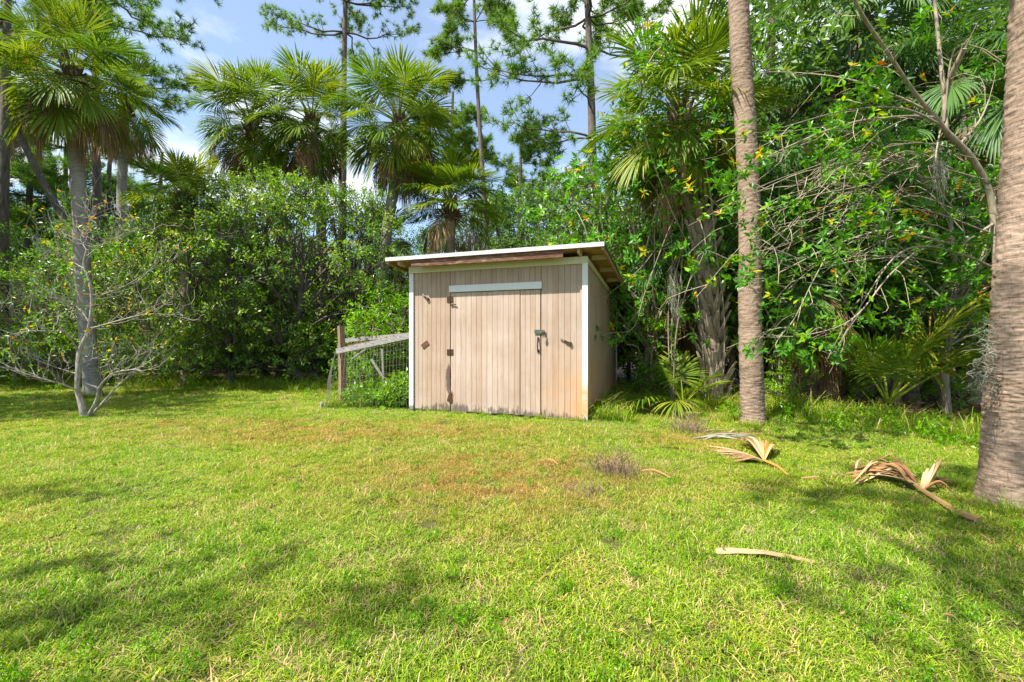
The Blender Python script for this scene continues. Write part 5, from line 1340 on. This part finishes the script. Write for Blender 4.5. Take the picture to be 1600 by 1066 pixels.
def fallen_fronds():
    rng = np.random.default_rng(500)
    # orange fan with its stalk
    hub = ground_at(1194, 727); T = thing('fallen_frond', 'fallen orange-tan palm fan with its stalk on the lawn', 'palm frond', hub)
    m_ = MB(); m_.tube([(0, 0, .05), Vector(ground_at(1215, 735, .04)) - hub, Vector(ground_at(1232, 745, .015)) - hub], [.016, .014, .010], 6); m_.build('stalk', M['fallen_orange'], T)
    def sp(name, ends, w, h, lift, mat):
        for (x, y) in ends:
            m_ = MB(); e = Vector(ground_at(x, y, 0)) - hub; L = e.length
            e.z = h * rng.uniform(.3, 1.0); mid = e * .5; mid.z = lift * rng.uniform(.8, 1.3)
            strip_path(m_, [Vector((0, 0, .05)), mid, e], w, rng.uniform(.25, 1), rng.uniform(-.8, .8)); m_.build('segment', mat, T)
    sp('segment', [(1150 + i * 2.6, 694 + abs(i - 7) * .5) for i in range(14)], .022, .14, .14, M['fallen'])
    sp('segment', [(1184 + i * 2.6, 699 + i * .7) for i in range(14)], .024, .16, .12, M['fallen_orange'])
    sp('segment', [(1106 + i * 2.8, 702 + i * 1.2 + rng.uniform(-3, 3)) for i in range(20)], .022, .04, .07, M['fallen'])
    sp('segment', [(1140 + i * 4, 722 + rng.uniform(-3, 3)) for i in range(6)], .03, .03, .05, M['fallen'])
    # twisted heap by the thick trunk
    hub = ground_at(1440, 772); T = thing('fallen_frond', 'twisted heap of dry tan palm frond beside the thick trunk', 'palm frond', hub)
    m_ = MB(); q = [Vector(ground_at(1408, 752, .10)) - hub, Vector(ground_at(1432, 772, .07)) - hub, Vector(ground_at(1470, 792, .04)) - hub, Vector(ground_at(1500, 808, .03)) - hub, Vector(ground_at(1530, 818, .02)) - hub]
    m_.tube(sweep(q, 14), np.linspace(.012, .030, 14), 6); m_.build('stalk', M['fallen'], T)
    for i in range(22):
        m_ = MB(); y1 = rng.uniform(736, 768); a = Vector(ground_at(1425 + rng.uniform(-12, 10), 765 + rng.uniform(-6, 6), .09)) - hub
        b = Vector(ground_at(1385 + rng.uniform(-15, 15), 748 + rng.uniform(-8, 12), 0)) - hub; b.z = rng.uniform(.08, .19)
        c = Vector(ground_at(1326 + rng.uniform(-6, 20), y1 - 2, 0)) - hub; c.z = rng.uniform(.01, .06)
        strip_path(m_, [a, b, c], rng.uniform(.022, .04), rng.uniform(.1, 1), rng.uniform(-1.5, 1.5)); m_.build('segment', M['fallen'], T)
    for (x, y, h, w) in ((1471, 770, .30, .035), (1466, 770, .27, .04), (1460, 770, .25, .03), (1449, 768, .20, .035), (1444, 768, .17, .03), (1468, 770, .24, .03)):
        m_ = MB(); e = Vector(ground_at(x, y, h)) - hub; m = Vector(ground_at((x + 1440) / 2, 771, h * .55)) - hub
        strip_path(m_, [Vector((0, 0, .02)), m, e], w, rng.uniform(.6, 1), .5); m_.build('segment', M['fallen'], T)
    for i in range(8):
        m_ = MB(); e = Vector(ground_at(1470 + rng.uniform(-15, 40), 775 + rng.uniform(-12, 10), 0)) - hub; e.z = rng.uniform(.0, .05); m = e * .5; m.z = rng.uniform(.08, .16)
        strip_path(m_, [Vector((0, 0, .03)), m, e], .025, rng.uniform(.1, .8), rng.uniform(-1, 1)); m_.build('segment', M['fallen'], T)
    m_ = MB(); strip_path(m_, [Vector(ground_at(1336, 745, .02)) - hub, Vector(ground_at(1344, 741, .15)) - hub, Vector(ground_at(1385, 748, .07)) - hub], .02, .8, 1.0); m_.build('segment', M['fallen'], T)
    # grey weathered scraps at the foot of the straight trunk
    hub = ground_at(1132, 682); T = thing('frond_scraps', 'grey weathered frond scraps at the foot of the straight trunk', 'palm frond', hub)
    for i in range(12):
        m_ = MB(); a = Vector(ground_at(1110 + rng.uniform(0, 50), 676 + rng.uniform(0, 12), .02)) - hub; d = Vector((rng.normal(.25, .12), rng.normal(0, .1), rng.uniform(0, .05)))
        strip_path(m_, [a - d, a + Vector((0, 0, .035)), a + d], .03, rng.uniform(.3, 1), rng.uniform(-1, 1)); m_.build('segment', M['moss'] if i % 2 else M['dead'], T)
    # pale split stalk lying in the foreground
    m_ = MB(); a = ground_at(1118, 866); b = ground_at(1272, 884); d = b - a; o = a
    prof = [(0, .030), (.05, .044), (.2, .040), (.5, .026), (.8, .016), (1, .006)]
    V = []
    for s, w in prof:
        p = d * s + Vector((0, .01 * math.sin(s * 5), .018 + .025 * math.sin(s * 3.1)))
        sd = Vector((-d.y, d.x, 0)).normalized(); V += [p - sd * w, p + Vector((0, 0, .014)), p + sd * w, p + Vector((0, 0, -.012))]
    F = []
    for i in range(len(prof) - 1):
        q = i * 4; F += [(q, q + 1, q + 5, q + 4), (q + 1, q + 2, q + 6, q + 5), (q + 2, q + 3, q + 7, q + 6), (q + 3, q, q + 4, q + 7)]
    F += [(3, 2, 1, 0), (20, 21, 22, 23)]
    m_.add(V, F, np.linspace(.75, .5, len(F))); tag(m_.build('frond_stalk', M['fallen'], loc=o), 'pale split palm stalk lying in the open lawn', 'palm frond')
    def twig(label, pts, r, mat='fallen'):
        m_ = MB(); P = [ground_at(x, y, h) for x, y, h in pts]; o = P[0]; q = sweep([p - o for p in P], 8); m_.tube(q, np.linspace(r, r * .5, 8), 5)
        tag(m_.build('twig', M[mat], loc=o), label, 'twig')
    twig('pale stick lying beside the dry brush on the lawn', [(1001, 740, .02), (1022, 741, .04), (1048, 750, .02)], .013)
    twig('short pale stick lying in the lawn before the shed door', [(857, 721, .02), (864, 724, .03), (872, 728, .015)], .012)
    twig('dry stick lying between the orange fan and the twisted heap', [(1252, 750, .012), (1275, 751, .03), (1300, 751, .012)], .012)
    # dry tangled brush
    def brush(label, px, py, rad, h, n, seed):
        g_ = np.random.default_rng(seed); m_ = MB(); o = ground_at(px, py)
        for _ in range(n):
            a = Vector((g_.normal(0, rad * .45), g_.normal(0, rad * .45), 0)); d = Vector((g_.normal(0, .5), g_.normal(0, .5), 1)).normalized(); l = h * g_.uniform(.4, 1.1)
            b = a + d * l * .6; c = b + (d + Vector(g_.normal(0, .6, 3))).normalized() * l * .5; c.z = max(.01, c.z)
            m_.tube([a, b, c], [.0024, .002, .0012], 3, r=g_.random(), cap=False)
        tag(m_.build('dry_brush', M['straw'], loc=o), label, 'dry brush')
    brush('tuft of dry purple-brown brush in the lawn before the shed corner', 962, 742, .26, .26, 190, 601)
    brush('tuft of dry brown brush before the criss-cross palm', 1078, 676, .34, .32, 190, 602)
    brush('low mat of dry brown brush in the worn patch', 915, 770, .26, .07, 200, 603)
fallen_fronds()
